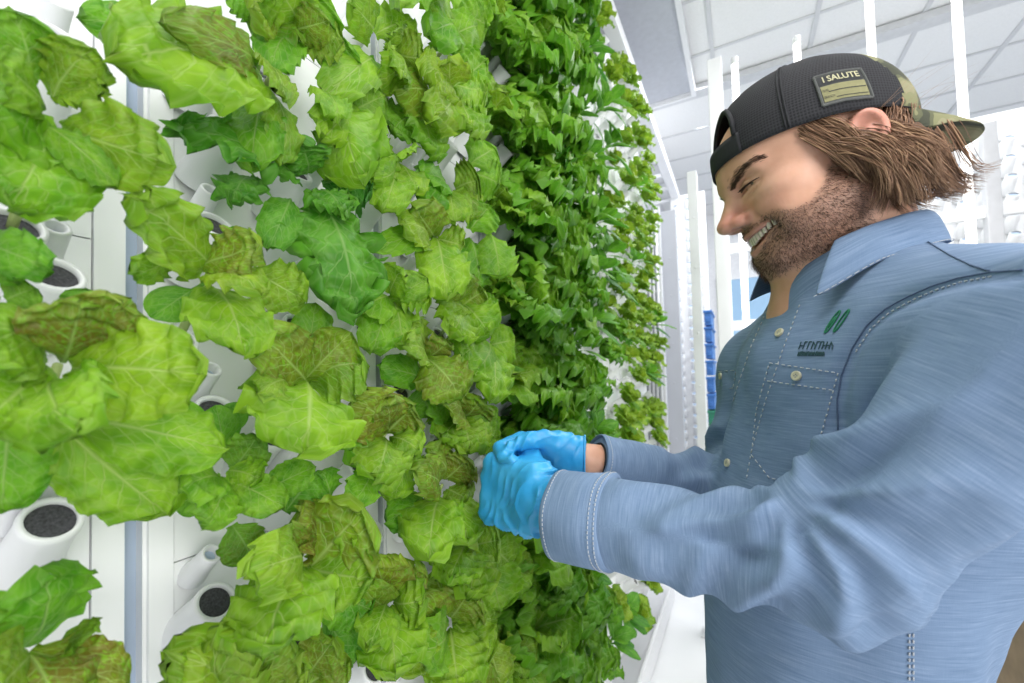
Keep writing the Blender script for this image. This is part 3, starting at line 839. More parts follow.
# ------------------------------------------------------------------ cap worn backwards
CA, CB, CH, CZ0, CT = 0.1060, 0.0875, 0.096, 0.0475, -0.235
def cap_pt(phi, t, out=0.0):
    """phi 0 forehead .. pi back (the cap's real front), t 0 rim .. 1 crown"""
    c = math.cos(t*math.pi/2)**0.72; s_ = math.copysign(abs(math.sin(t*math.pi/2))**0.92, t)
    bk = max(0.0, -math.cos(phi))
    z = CZ0-0.010*bk+(CH+0.006*bk*math.sin(t*math.pi))*s_
    a = CA+out; b = CB+out
    f = -0.002+a*c*math.cos(phi)-0.008*bk*math.sin(t*math.pi)*0.9
    f = f+0.004*math.sin(t*math.pi)
    return V3(f+CT*(z-0.052), b*c*math.sin(phi), z+out*s_-CT*f)
def cap_grid(p0, p1, t0, t1, np_, nt_, mats, name, parent, out=0.0, hole=None, mi=None, thick=0.0018):
    vs, fs, uv, ms = [], [], [], []
    for j in range(nt_+1):
        for i in range(np_+1):
            ph = p0+(p1-p0)*i/np_; t = t0+(t1-t0)*j/nt_
            vs.append(tuple(H2W(cap_pt(ph, t, out))-OFF)); uv.append((ph*0.10*math.cos(t*0.9)+0.0, t*0.15, 0))
    for j in range(nt_):
        for i in range(np_):
            ph = p0+(p1-p0)*(i+0.5)/np_; t = t0+(t1-t0)*(j+0.5)/nt_
            if hole and hole(ph, t): continue
            a = j*(np_+1)+i
            fs.append((a, a+1, a+np_+2, a+np_+1)); ms.append(mi(ph, t) if mi else 0)
    o = npmesh(name, np.array(vs), fs, mats, parent, {'capuv': np.array(uv)})
    o.data.polygons.foreach_set('material_index', ms)
    sm = o.modifiers.new('thickness', 'SOLIDIFY'); sm.thickness = thick; sm.offset = 1
    return o
def wrap(ph): return (ph+math.pi) % (2*math.pi)-math.pi
def strap_hole(ph, t):
    x = abs(wrap(ph))/R(31)
    return x < 1 and 0.13 < t < 0.13+0.36*math.sqrt(max(0, 1-x*x))
PHB = R(122)   # seam between mesh and camouflage front panels
def cap_mi(ph, t):
    w = abs(wrap(ph))
    edge = PHB+0.10*math.sin(t*9)*0.6
    return 1 if w > edge else 0
cap = cap_grid(0, 2*math.pi, 0, 0.985, 160, 40, [M['cap_mesh'], M['camo']], 'cap', man, 0.0, strap_hole, cap_mi)
cap_grid(R(-34), R(34), -0.01, 0.13, 34, 4, M['capdark'], 'strap', cap, 0.0012)
cap_grid(R(34), R(326), -0.005, 0.10, 150, 3, M['capdark'], 'sweatband', cap, 0.0006, thick=0.0012)
# seams as raised cords
def cap_line(path, r, mat, name, parent):
    return MB().tube([Vector(H2W(cap_pt(p, t, 0.0022))-OFF) for p, t in path], r, 6).build(name, mat, parent, True)
for ph in (R(62), R(-62)):
    for d in (-0.016, 0.016): cap_line([(ph+d/max(0.25, math.cos(t*1.5)), t) for t in np.linspace(0.0, 0.96, 30)], 0.0011, M['capdark'], 'seam', cap)
cap_line([(R(a), 0.13+0.36*math.sqrt(max(0, 1-(a/31)**2))) for a in np.linspace(-31, 31, 40)], 0.0030, M['capdark'], 'opening_edge', cap)
bt = H2W(cap_pt(math.pi, 0.985, 0.003))
m = MB(); c = H2W(cap_pt(0, 1.0, 0.002)); m.lathe([(0.0001, 0.005), (0.005, 0.0042), (0.0075, 0.001), (0.0075, -0.001)], Vector(hu), Vector(c-OFF), 16); m.build('crown_button', M['capdark'], cap, True)
# bill at the back
bl = MB(); nb_, nl = 24, 8; vs = []
for lay in (0, 1):
    for j in range(nl+1):
        for i in range(nb_+1):
            w = -1+2*i/nb_; ph = math.pi+w*R(52); r0 = cap_pt(ph, 0.02)
            s_ = j/nl; ln = 0.052*math.sqrt(max(0.0, 1-(abs(w)**2.6)))
            p = r0+V3(-ln*s_, 0, -0.050*s_*(1-w*w)-0.038*w*w*s_ + 0.006*(1-w*w)*math.sin(s_*3.14))
            vs.append(Vector(H2W(p+V3(0, 0, -0.0035*lay*(1-0.5*s_)))-OFF))
fs = []; st_ = (nl+1)*(nb_+1)
for j in range(nl):
    for i in range(nb_):
        a = j*(nb_+1)+i; fs.append((a, a+nb_+1, a+nb_+2, a+1)); fs.append((a+st_, a+1+st_, a+nb_+2+st_, a+nb_+1+st_))
for i in range(nb_):
    a = nl*(nb_+1)+i; fs.append((a, a+st_, a+st_+1, a+1))
bl.add(vs, fs); bl.build('bill', M['camo'], cap, True)
# patch with its wording, mapped on to the cap's left side
PC, PT0, PHW, PHT = R(92), 0.170, R(12.0), 0.115
def patch_pt(x, y, out):
    """x 0..1 front to back, y 0..1 bottom to top"""
    ph = PC-PHW+2*PHW*x; t = PT0-PHT+2*PHT*y
    return Vector(H2W(cap_pt(ph, t, out))-OFF)
pm = MB()
def patch_rect(x0, y0, x1, y1, out, mi, n=14, sk=0.0):
    vs = [patch_pt(x0+(x1-x0)*i/n, y, out) for y in (y0, (y0+y1)/2, y1) for i in range(n+1)]
    pm.add(vs, [(j*(n+1)+i, j*(n+1)+i+1, (j+1)*(n+1)+i+1, (j+1)*(n+1)+i) for j in range(2) for i in range(n)], mi)
patch_rect(0, 0, 1, 1, 0.0030, 1)
for a in ((0,0,1,0),(1,0,1,1),(1,1,0,1),(0,1,0,0)):
    pm.tube([patch_pt(a[0]+(a[2]-a[0])*i/14, a[1]+(a[3]-a[1])*i/14, 0.0028) for i in range(15)], 0.0013, 6, 1)
patch_rect(0.05, 0.07, 0.95, 0.56, 0.0034, 0)
patch_rect(0.05, 0.60, 0.95, 0.93, 0.0034, 2)
patch_rect(0.18, 0.335, 0.93, 0.36, 0.0037, 2); patch_rect(0.30, 0.13, 0.93, 0.15, 0.0037, 2)
def text_mesh(body_, size=1.0):
    cu = bpy.data.curves.new('t', 'FONT'); cu.body = body_; cu.size = size; cu.resolution_u = 3
    o = bpy.data.objects.new('t', cu); COL.objects.link(o)
    dg = bpy.context.evaluated_depsgraph_get()
    me = bpy.data.meshes.new_from_object(o.evaluated_get(dg))
    bm = bmesh.new(); bm.from_mesh(me); bmesh.ops.triangulate(bm, faces=bm.faces)
    vs = [v.co.copy() for v in bm.verts]; fs = [tuple(v.index for v in f.verts) for f in bm.faces]; bm.free()
    bpy.data.objects.remove(o); bpy.data.curves.remove(cu); bpy.data.meshes.remove(me)
    xs = [v.x for v in vs]; ys = [v.y for v in vs]
    return [((v.x-min(xs))/(max(xs)-min(xs)), (v.y-min(ys))/(max(ys)-min(ys))) for v in vs], fs
def patch_text(txt, x0, y0, x1, y1, mi, bold=0.0):
    vs, fs = text_mesh(txt)
    for dx, dy in ((0,0),(bold,0),(0,bold),(bold,bold)) if bold else ((0,0),):
        pm.add([patch_pt(x0+(x1-x0)*x+dx, y0+(y1-y0)*y+dy, 0.0040) for x, y in vs], fs, mi)
patch_text('I SALUTE', 0.14, 0.67, 0.88, 0.88, 3, 0.008)
patch_text('NAME', 0.07, 0.37, 0.19, 0.44, 2); patch_text('BRANCH', 0.07, 0.16, 0.27, 0.23, 2)
pm.build('patch', [M['patch'], M['patchedge'], M['patchdark'], M['patchtext']], cap)
# ------------------------------------------------------------------ shirt
def seg_info(P, a, b):
    ba = b-a; L = np.linalg.norm(ba); d = ba/L
    t = (P-a) @ d; tt = np.clip(t, 0, L)
    q = P-(a+tt[:,None]*d); r = np.linalg.norm(q, axis=1)
    u = np.cross(d, [0.3, 0.2, 0.9]); u /= np.linalg.norm(u); w = np.cross(d, u)
    return t, r, np.arctan2(P @ w-a @ w-(t*0), P @ u-a @ u), L
def build_shirt():
    S = SDF((0.26, 0.34, 0.84), (0.92, 1.00, 1.56), 0.0048)
    a = S.add
    a(S.ell(TP(0.005,0.0,1.27), (0.130,0.160,0.22), TR))
    a(S.ell(TP(0.055,0,1.05), (0.130,0.146,0.24), TR), 0.08)
    a(S.ell(TP(0.040,0,0.90), (0.128,0.148,0.16), TR), 0.06)
    a(S.ell(TP(-0.03,0.02,1.31), (0.125,0.158,0.15), TR), 0.06)          # upper back
    a(S.cap(SL+V3(-0.02,0.05,-0.005), SR+V3(0.02,-0.04,-0.005), 0.060), 0.05)
    a(S.cap(NB+V3(0.022,0,-0.040), SL+V3(0.0,0,0.0), 0.062, 0.060), 0.04)
    a(S.cap(NB+V3(0.012,0,-0.042), SR+V3(0.0,0,0.0), 0.060, 0.060), 0.04)
    a(S.cap(NB+tf*0.030+V3(0,0,-0.060), NB+tf*0.055+V3(0,0,-0.12), 0.052, 0.065), 0.04)
    a(S.cap(SL, EL, 0.066, 0.053), 0.007); a(S.cap(EL, WL, 0.058, 0.045), 0.030)
    a(S.cap(SR, ER, 0.068, 0.062), 0.020); a(S.cap(ER, WR, 0.062, 0.040), 0.030)
    # deep fold where sleeve meets chest
    # open neck and open cuffs
    S.sub(S.cap(NB+V3(-0.012,-0.005,0.012), NB+V3(-0.03,-0.01,0.20), 0.056, 0.085), 0.010)
    for e_, w_ in ((EL, WL), (ER, WR)):
        d = (w_-e_)/np.linalg.norm(w_-e_)
        n = (S.X-w_[0])*d[0]+(S.Y-w_[1])*d[1]+(S.Z-w_[2])*d[2]
        near = np.sqrt((S.X-w_[0])**2+(S.Y-w_[1])**2+(S.Z-w_[2])**2) < 0.12
        S.D = np.where(near, np.maximum(S.D, n-0.002), S.D)
    S.D = np.maximum(S.D, 0.862-S.Z)
    V, F = S.mesh(); V = relax(V, F, 2, 0.5)
    # cloth coordinates and folds
    segs = [('ul', SL, EL, 0.062), ('fl', EL, WL, 0.054), ('ur', SR, ER, 0.07), ('fr', ER, WR, 0.054)]
    tor = np.maximum(0, np.sqrt((((V-TP(0.01,0,0)) @ tf)/0.15)**2+(((V-TP(0.01,0,0)) @ tl)/0.19)**2)-1)*0.16
    best = tor.copy(); cl = np.zeros_like(V)
    ang = np.arctan2((V-TP(0,0,0)) @ tl, (V-TP(0,0,0)) @ tf)
    cl[:,0] = V[:,2]; cl[:,1] = ang*0.17
    kind = np.zeros(len(V), int); along = np.zeros(len(V)); around = ang.copy()
    for i, (nm, p, q, r) in enumerate(segs):
        t, rr, an, L = seg_info(V, p, q)
        d = rr-r-0.005
        if nm[0] == 'u': d = d+0.05*smooth(0.05, -0.02, t)
        m = d < best
        best[m] = d[m]; kind[m] = i+1; along[m] = t[m]/L; around[m] = an[m]
        cl[m,0] = t[m]+1.3*(i+1); cl[m,1] = an[m]*0.06+i
    disp = 0.0025*vnoise(V*14)+0.0012*vnoise(V*31+5)
    def ridge(x): return 1-2*np.abs(np.sin(x))
    for k in (1, 3):      # upper sleeves: long soft drag lines
        m = kind == k
        wv = vnoise(np.stack([along[m]*2.2+around[m]*0.9, around[m]*2.6-along[m]*1.5, 0*along[m]+k], 1))
        disp[m] += 0.0055*wv*smooth(-0.1, 0.3, along[m])
        e = smooth(0.62, 0.95, along[m])
        disp[m] += 0.003*e*ridge(along[m]*15+around[m]*1.0+1.2*vnoise(V[m]*10))
    for k in (2, 4):      # forearms: diagonal folds, strongest at the elbow
        m = kind == k
        e = smooth(0.78, 0.15, along[m])
        disp[m] += (0.0012+0.0050*e)*ridge(along[m]*13+around[m]*1.3+2.2*vnoise(V[m]*12+9)+0.8)
        disp[m] += 0.003*vnoise(np.stack([along[m]*5+around[m], around[m]*2, 0*along[m]], 1))
    # folds that fan out from the crook of the elbow
    for (s0, e0, w0, k1, k2) in ((SL, EL, WL, 1, 2), (SR, ER, WR, 3, 4)):
        ua = (s0-e0)/np.linalg.norm(s0-e0); fa = (w0-e0)/np.linalg.norm(w0-e0)
        bis = ua+fa; bis /= np.linalg.norm(bis); cp_ = e0+bis*0.062
        o2 = ua-fa; o2 /= np.linalg.norm(o2)
        m = (kind == k1) | (kind == k2); q_ = V[m]-cp_
        th_ = np.arctan2(q_ @ o2, -(q_ @ bis)); rr_ = np.hypot(q_ @ o2, q_ @ bis)
        amp = 0.0095*smooth(0.0, 0.03, rr_)*smooth(0.15, 0.05, rr_)
        disp[m] += amp*(1-2*np.abs(np.sin(th_*4.8+1.5*vnoise(V[m]*13)+0.6))**0.75)
    m = kind == 0         # torso: folds that fall from the armholes and the belly
    fl = (V[m]-TP(0,0,0)) @ tl; zz = V[m][:,2]
    disp[m] += 0.0055*vnoise(np.stack([around[m]*3.2+zz*2.0, zz*3.0, 0*zz], 1))
    disp[m] += 0.006*smooth(1.15, 0.90, zz)*vnoise(np.stack([around[m]*5.5, zz*1.6, 0*zz+4], 1))
    Nn = vnormals(V, F)
    for k in (2, 4): disp[kind == k] *= 1-0.85*smooth(0.66, 0.80, along[kind == k])
    E_ = np.concatenate([F[:, [0,1]], F[:, [1,2]], F[:, [2,3]], F[:, [3,0]]]); E_ = np.concatenate([E_, E_[:, ::-1]])
    cn = np.bincount(E_[:,0], minlength=len(V))
    for _ in range(2): disp = 0.5*disp+0.5*np.bincount(E_[:,0], weights=disp[E_[:,1]], minlength=len(V))/np.maximum(cn, 1)
    V = V+Nn*(disp*1.15)[:,None]
    V = relax(V, F, 1, 0.35)
    return V, F, cl, kind
SV, SFc, SCL, SKIND = build_shirt()
ARMHOLE = [(838,430),(837,400),(841,376),(852,348),(867,325),(885,309),(907,297),(932,286),(958,278),(991,272),(1023,270)]
_b = BVHTree.FromPolygons([tuple(v) for v in SV], [tuple(int(i) for i in f) for f in SFc])
_n = vnormals(SV, SFc); _w = np.zeros(len(SV)); prev = None
for (x0, y0), (x1, y1) in zip(ARMHOLE[:-1], ARMHOLE[1:]):
    for t_ in np.linspace(0, 1, 6)[:-1]:
        h_ = _b.ray_cast(CAM_POS, ray(x0+(x1-x0)*t_, y0+(y1-y0)*t_).normalized())[0]
        if h_ is not None: _w = np.maximum(_w, np.exp(-((SV-np.array(h_))**2).sum(1)/0.009**2))
SV = relax(SV-_n*(0.0085*_w)[:,None], SFc, 1, 0.3)
shirt = npmesh('shirt', SV, SFc, M['shirt'], man, {'cloth': SCL}, OFF)
SBVH = BVHTree.FromPolygons([tuple(v) for v in SV], [tuple(int(i) for i in f) for f in SFc])
SN = vnormals(SV, SFc)
def on_shirt(px, py, out=0.001, torso=False):
    """the shirt point seen at a photo pixel"""
    d = ray(px, py).normalized()
    loc, nrm, fi, dist = SBVH.ray_cast(CAM_POS, d)
    if loc is None or (torso and SKIND[SFc[fi][0]] != 0): return None, None
    if nrm.dot(d) > 0: nrm = -nrm
    return loc+nrm*out, nrm
OV = Vector(OFF)
def shirt_line(px, r, mat, name, step=5.0, dash=None, out=0.0006):
    pts = []
    for (x0, y0), (x1, y1) in zip(px[:-1], px[1:]):
        n = max(1, int(math.hypot(x1-x0, y1-y0)/step))
        for i in range(n): pts.append((x0+(x1-x0)*i/n, y0+(y1-y0)*i/n))
    pts.append(px[-1])
    P = [on_shirt(x, y, out, 'armhole' not in name)[0] for x, y in pts]
    runs = []; cur = []
    for p in P:
        if p is None or (cur and (p-cur[-1]).length > 0.035):
            if len(cur) > 1: runs.append(cur)
            cur = [p] if p is not None else []
        else: cur.append(p)
    if len(cur) > 1: runs.append(cur)
    if runs: runs = [max(runs, key=len)]
    m = MB()
    for run in runs:
        if dash:
            for i in range(0, len(run)-1, 2): m.tube([run[i]-OV, run[i+1]-OV], r, 5)
        else: m.tube([p-OV for p in run], r, 5)
    if m.v: return m.build(name, mat, shirt, True)

# cuffs
def cuff(e_, w_, r0, nm='cuff'):
    d = (w_-e_)/np.linalg.norm(w_-e_); u = np.cross(d, [0,0,1]); u /= np.linalg.norm(u); w = np.cross(u, d)
    n = 56; L = 0.068; prof = [(-L, r0*0.93), (-L+0.003, r0*1.04), (-L*0.5, r0*1.02), (-0.004, r0*1.0), (0.0, r0*0.985), (0.001, r0*0.95), (-0.010, r0*0.93), (-0.03, r0*0.92)]
    V = []; cl = []
    for h, r in prof:
        for k in range(n):
            a = 2*math.pi*k/n
            wob = 1+0.03*math.sin(2*a+1)+0.02*math.sin(5*a+h*60)
            V.append(w_+d*(h+0.004)+(u*math.cos(a)*0.97+w*math.sin(a)*1.03)*r*wob); cl.append((h+7.7, a*r0, 0))
    F = [(i*n+k, i*n+(k+1) % n, (i+1)*n+(k+1) % n, (i+1)*n+k) for i in range(len(prof)-1) for k in range(n)]
    o = npmesh(nm, np.array(V), F, M['shirt'], shirt, {'cloth': np.array(cl)}, OFF)
    for h in (-0.005, -L+0.005, -L+0.011):
        m = MB()
        for k in range(72):
            pts = []
            for kk in (k, k+0.6):
                a = 2*math.pi*kk/72; wob = 1+0.03*math.sin(2*a+1)+0.02*math.sin(5*a+h*60)
                pts.append(Vector(w_+d*(h+0.004)+(u*math.cos(a)*0.97+w*math.sin(a)*1.03)*(r0*1.05 if h < -0.03 else r0*1.005)*wob)-OV)
            m.tube(pts, 0.00055, 4)
        m.build('stitching', M['stitch'], o)
    bp = w_+d*(-0.03)+(-w)*r0*1.04
    return o
cuff(EL, WL, 0.0490); cuff(ER, WR, 0.0405)

# collar: a fold-over band around the neck
CSPAN = R(122)
def collar():
    n = 60; V = []; cl = []
    c0 = NB+V3(-0.006, -0.004, 0.0)
    rows = 7
    for j in range(rows):
        for i in range(n+1):
            a = -1+2*i/n                                # -1 right front .. 0 back .. 1 left front
            th = math.pi+a*(CSPAN if a < 0 else R(148))                       # angle from the front
            front = (abs(a)*0.80)**2.0
            cx, sx = math.cos(th), math.sin(th)
            base = c0+tf*((0.068 if cx < 0 else 0.080)*cx)+tl*(0.067*sx)
            zb = 0.026-0.046*front
            top = 0.050-0.046*front
            s_ = j/(rows-1)
            pt = (0.022 if a < 0 else 0.004)*smooth(0.82, 1.0, abs(a))        # collar points reach further down
            if s_ < 0.34:    # inner stand
                k = s_/0.34; rr = 0.0; z = zb-0.012+(top-zb+0.012)*k
                p = base+tu*z-(tf*cx*0.004+tl*sx*0.004)*(1-k)
            else:
                k = (s_-0.34)/0.66
                fall = 0.040+0.014*front+pt
                out = 0.004+0.013*k+0.010*front*k
                p = base+tu*(top-fall*k+0.004*math.sin(k*3.1))+(tf*cx+tl*sx)*out
                p = p+tf*(pt*1.1*k)
            V.append(p); cl.append((s_*0.07+11.3, a*0.22, 0))
    F = [(j*(n+1)+i, j*(n+1)+i+1, (j+1)*(n+1)+i+1, (j+1)*(n+1)+i) for j in range(rows-1) for i in range(n)]
    V = np.array(V)
    o = npmesh('collar', V, F, M['shirt'], shirt, {'cloth': np.array(cl)}, OFF)
    sm = o.modifiers.new('thickness', 'SOLIDIFY'); sm.thickness = 0.0022; sm.offset = 0
    sb = o.modifiers.new('soft', 'SUBSURF'); sb.levels = 1; sb.render_levels = 1
    m = MB(); E_ = V.reshape(rows, n+1, 3)
    ln = E_[-1]*0.86+E_[-2]*0.14
    nrm = np.array([tf*math.cos(math.pi+(-1+2*i/n)*CSPAN)+tl*math.sin(math.pi+(-1+2*i/n)*CSPAN) for i in range(n+1)])
    for i in range(n):
        p, q = ln[i]+nrm[i]*0.0022, ln[i+1]+nrm[i+1]*0.0022
        for kk in (0.0, 0.5): m.tube([Vector(p+(q-p)*kk)-OV, Vector(p+(q-p)*(kk+0.33))-OV], 0.0005, 4)
    m.build('stitching', M['stitch'], o)
    return o
collar()
def collar_stand():
    n = 64; V = []; cl = []; c0 = NB+V3(-0.006, -0.004, 0.0)
    for j in range(5):
        for i in range(n+1):
            a = -1+2*i/n; th = math.pi+a*R(172); front = abs(a)**2.0; k = j/4
            rr = 0.0635+0.006*(1-k)
            zt = 0.040-0.062*front; zb = zt-0.034-0.020*front
            p = c0+tf*((rr if math.cos(th) < 0 else rr*1.16)*math.cos(th))+tl*(rr*math.sin(th))+tu*(zb+(zt-zb)*k)
            V.append(p); cl.append((k*0.04+13.1, a*0.2, 0))
    F = [(j*(n+1)+i, j*(n+1)+i+1, (j+1)*(n+1)+i+1, (j+1)*(n+1)+i) for j in range(4) for i in range(n)]
    o = npmesh('collar_stand', np.array(V), F, M['shirt'], shirt, {'cloth': np.array(cl)}, OFF)
    sm = o.modifiers.new('thickness', 'SOLIDIFY'); sm.thickness = 0.0022; sm.offset = 0
collar_stand()

# placket, pockets, seams, buttons and the embroidery follow the chest
shirt_line([(772,300),(752,345),(735,395),(722,450),(717,474)], 0.0007, M['stitch'], 'placket_stitching', 3.0, True)
shirt_line([(800,305),(783,350),(766,400),(752,450),(747,478)], 0.0006, M['stitch'], 'placket_stitching', 3.0, True)
shirt_line([(699,652),(697,683)], 0.0009, M['seam'], 'placket_edge', 4.0)
pk = [(770,363),(832,372)]
shirt_line([(797,484),(770,478),(752,455),(757,410),(770,363),(838,373),(820,440)], 0.0006, M['stitch'], 'pocket_stitching', 3.0, True, 0.0010)
shirt_line([(768,381),(832,390)], 0.0006, M['stitch'], 'pocket_stitching', 3.0, True, 0.0010)
shirt_line([(716,372),(737,370)], 0.0006, M['stitch'], 'pocket_stitching', 3.0, True)
shirt_line([(721,390),(733,388)], 0.0006, M['stitch'], 'pocket_stitching', 3.0, True)
shirt_line([(736,372),(728,420),(715,450)], 0.0006, M['stitch'], 'pocket_stitching', 3.0, True)
shirt_line(ARMHOLE, 0.0007, M['seam'], 'armhole_seam', 4.0)
shirt_line([(x+4, y+4) for x, y in ARMHOLE[3:-1]], 0.0006, M['stitch'], 'armhole_stitching', 3.0, True)
shirt_line([(918,236),(934,246),(951,256),(970,265),(990,271)], 0.0007, M['seam'], 'yoke_seam', 4.0)
shirt_line([(909,615),(909,683)], 0.0007, M['stitch'], 'side_stitching', 3.0, True)
shirt_line([(913,615),(913,683)], 0.0007, M['stitch'], 'side_stitching', 3.0, True)
def button(px, py, r=0.0052):
    p, n = on_shirt(px, py, 0.0012)
    if p is None: return
    m = MB(); m.lathe([(r, -0.001), (r*1.02, 0.0006), (r*0.95, 0.0015), (r*0.7, 0.0011), (0.0001, 0.0010)], n, p-OV, 18)
    u = n.orthogonal().normalized(); w = n.cross(u)
    for k in range(4):
        c = p-OV+n*0.0011+(u*math.cos(k*math.pi/2+0.8)+w*math.sin(k*math.pi/2+0.8))*r*0.28
        m.lathe([(r*0.12, 0.0003), (0.0001, 0.0004)], n, c, 8, 1)
    m.build('button', [M['button'], M['seam']], shirt, True)
for b_ in ((780,333), (797,376), (721,376), (728,463), (695,660)): button(*b_)
# embroidered emblem and lettering: stitches laid on the chest around one point
EP, EN = on_shirt(843, 321, 0.0)
def emb_axes(px, py):
    p0 = on_shirt(px, py)[0]; p1 = on_shirt(px+6, py-0.5)[0]; p2 = on_shirt(px, py-6)[0]
    return p0, (p1-p0)/6, (p2-p0)/6
def emb_pt(px, py, out=0.0008):
    p, n = on_shirt(px, py, out); return p-OV
em = MB()
def loop(cx, cy, L, W, ang, mi):
    pts = []
    for k in range(25):
        a = 2*math.pi*k/24; x = L*math.cos(a); y = W*math.sin(a)
        pts.append(emb_pt(cx+x*math.cos(ang)-y*math.sin(ang), cy-(x*math.sin(ang)+y*math.cos(ang))))
    em.tube(pts, 0.0009, 6, mi)
loop(833, 322, 13.5, 1.7, R(55), 0); loop(842, 321, 13.5, 1.7, R(55), 0)
em.tube([emb_pt(829,328), emb_pt(833,322), emb_pt(836.5,317)], 0.0009, 6, 0)
em.build('emblem', M['green_thread'], shirt, True)
lt = MB()
er = random.Random(5)
def stitch_row(x0, x1, y0, y1, step, slant, r):
    x = x0
    while x < x1:
        k = er.random(); h = y1-y0
        lt.tube([emb_pt(x, y1), emb_pt(x+slant*0.5, y0+h*0.5), emb_pt(x+slant, y0)], r, 5)
        if k < 0.4: lt.tube([emb_pt(x+slant, y0), emb_pt(x+step*0.8+slant*0.5, y0+h*0.5), emb_pt(x+step*0.9, y1)], r, 5)
        elif k < 0.7: lt.tube([emb_pt(x+slant*0.5, y0+h*0.5), emb_pt(x+step*0.8+slant*0.5, y0+h*0.48)], r, 5)
        else: lt.tube([emb_pt(x+slant, y0), emb_pt(x+step*0.7+slant, y0)], r, 5); 
        x += step*er.uniform(0.85, 1.2)
stitch_row(799, 832, 342.0, 349.5, 3.6, 2.6, 0.00055)
stitch_row(798, 823, 352.0, 356.0, 1.5, 1.4, 0.00055)
lt.build('lettering', M['dark_thread'], shirt)

# ------------------------------------------------------------------ gloved hands
def hand_sdf(name, wrist, ax, dors, thumb, fingers, th, scale=1.0, cuff_back=0.03, wrinkle=0.0016):
    """ax: wrist to knuckles, dors: back of the hand, thumb: thumb side; fingers: per finger (bend1, bend2, bend3) towards the palm"""
    ax = ax/np.linalg.norm(ax); dors = dors-ax*dors.dot(ax); dors /= np.linalg.norm(dors)
    side = np.cross(ax, dors); side = side if side.dot(thumb) > 0 else -side
    lo = wrist-0.13; hi = wrist+0.13; c = wrist+ax*0.075
    S = SDF(c-0.105, c+0.105, 0.0019)
    W = lambda a, s_, d: wrist+ax*a*scale+side*s_*scale+dors*d*scale
    a = S.add
    a(S.cap(W(-cuff_back,0,0), W(0.01,0,0), 0.0315, 0.0300))
    a(S.box(W(0.052,0.000,0.0), (0.044*scale,0.039*scale,0.0155*scale), (ax, side, dors), 0.0145), 0.022)
    a(S.ell(W(0.035,0.026,-0.010), (0.034,0.019,0.017), (ax, side, dors)), 0.012)
    segs = []
    for i, (b1, b2, b3, sp) in enumerate(fingers):
        s0 = (0.029-0.0195*i); k = W(0.093-0.004*abs(i-1), s0, 0.003)
        Ls = np.array([0.044, 0.027, 0.021])*(1.0, 1.08, 1.0, 0.80)[i]*scale
        d_ang = 0; p = k; r = (0.0105, 0.0105, 0.0100, 0.0090)[i]
        for j, b in enumerate((b1, b2, b3)):
            d_ang += R(b)
            dr = ax*math.cos(d_ang)-dors*math.sin(d_ang)+side*sp*(1 if j == 0 else 0.5)
            dr /= np.linalg.norm(dr)
            q = p+dr*Ls[j]; segs.append((p, q, r*(1-0.06*j), r*(1-0.06*(j+1)), j)); p = q
        
    for (p, q, ra, rb, j) in segs: a(S.cap(p, q, ra, rb), 0.012 if j == 0 else 0.0025)
    p = W(*th[0]); 
    for (q, ra, rb) in ((th[1], 0.0150, 0.0115), (th[2], 0.0115, 0.0105), (th[3], 0.0105, 0.0085)):
        q = W(*q); a(S.cap(p, q, ra, rb), 0.008); p = q
    # open glove end
    n = (S.X-wrist[0])*ax[0]+(S.Y-wrist[1])*ax[1]+(S.Z-wrist[2])*ax[2]
    S.D = np.maximum(S.D, -(n+cuff_back))
    V, F = S.mesh(); V = relax(V, F, 1, 0.4)
    Nn = vnormals(V, F); L = np.stack([(V-wrist) @ ax, (V-wrist) @ side, (V-wrist) @ dors], 1)
    ph = L[:,0]*300+L[:,1]*90+9.0*vnoise(L*np.array([20, 16, 20]))+4*vnoise(L*45+2)
    wr = (1-2*np.abs(np.sin(ph*0.5))**0.7)*(1.3*np.abs(vnoise(L*24+4)))
    palm = smooth(0.115, 0.08, L[:,0])
    V = V+Nn*(wrinkle*wr*(0.35+palm)+0.0010*vnoise(L*60))[:,None]
    g = npmesh(name, V, F, M['glove'], man, None, OFF)
    # rolled edge
    u = side; w = dors; m = MB()
    m.tube([Vector(wrist-ax*(cuff_back-0.001)+(u*math.cos(t)+w*math.sin(t))*0.0316)-OV for t in np.linspace(0, 2*math.pi, 40)], 0.0013, 6)
    m.build('rolled_edge', M['glove'], g, True)
    return g
# near (left) hand, seen from its back, fingers closed around the plant
hand_sdf('glove', WL+V3(-0.016,0,0.010), V3(-0.92,0.30,0.02), V3(-0.28,-0.94,0.16), V3(0,0,1),
         [(48,62,40,0.0), (58,66,42,0.0), (64,68,42,0.0), (68,66,42,-0.05)],
         [(0.020,0.024,-0.012), (0.052,0.043,-0.022), (0.082,0.050,-0.030), (0.104,0.044,-0.036)], 1.16, 0.034, 0.0021)
# far (right) hand, thumb and forefinger pinching a leaf
hand_sdf('glove', WR+(WR-ER)/np.linalg.norm(WR-ER)*0.032, V3(-0.93,-0.30,0.03), V3(-0.30,0.90,0.30), V3(0,0,1),
         [(52,60,34,0.0), (62,66,40,0.0), (68,66,40,0.0), (70,66,40,-0.04)],
         [(0.018,0.024,-0.012), (0.046,0.044,-0.024), (0.072,0.046,-0.036), (0.094,0.040,-0.044)], 0.88, 0.012, 0.0013)
# dark wristband under the right cuff
d = (WR-ER)/np.linalg.norm(WR-ER); u = np.cross(d, [0,0,1]); u /= np.linalg.norm(u); w = np.cross(u, d)
MB().tube([Vector(WR+d*0.001+(u*math.cos(t)+w*math.sin(t))*0.0275)-OV for t in np.linspace(0, 2*math.pi, 36)], 0.0025, 6).build('wristband', M['capdark'], man, True)

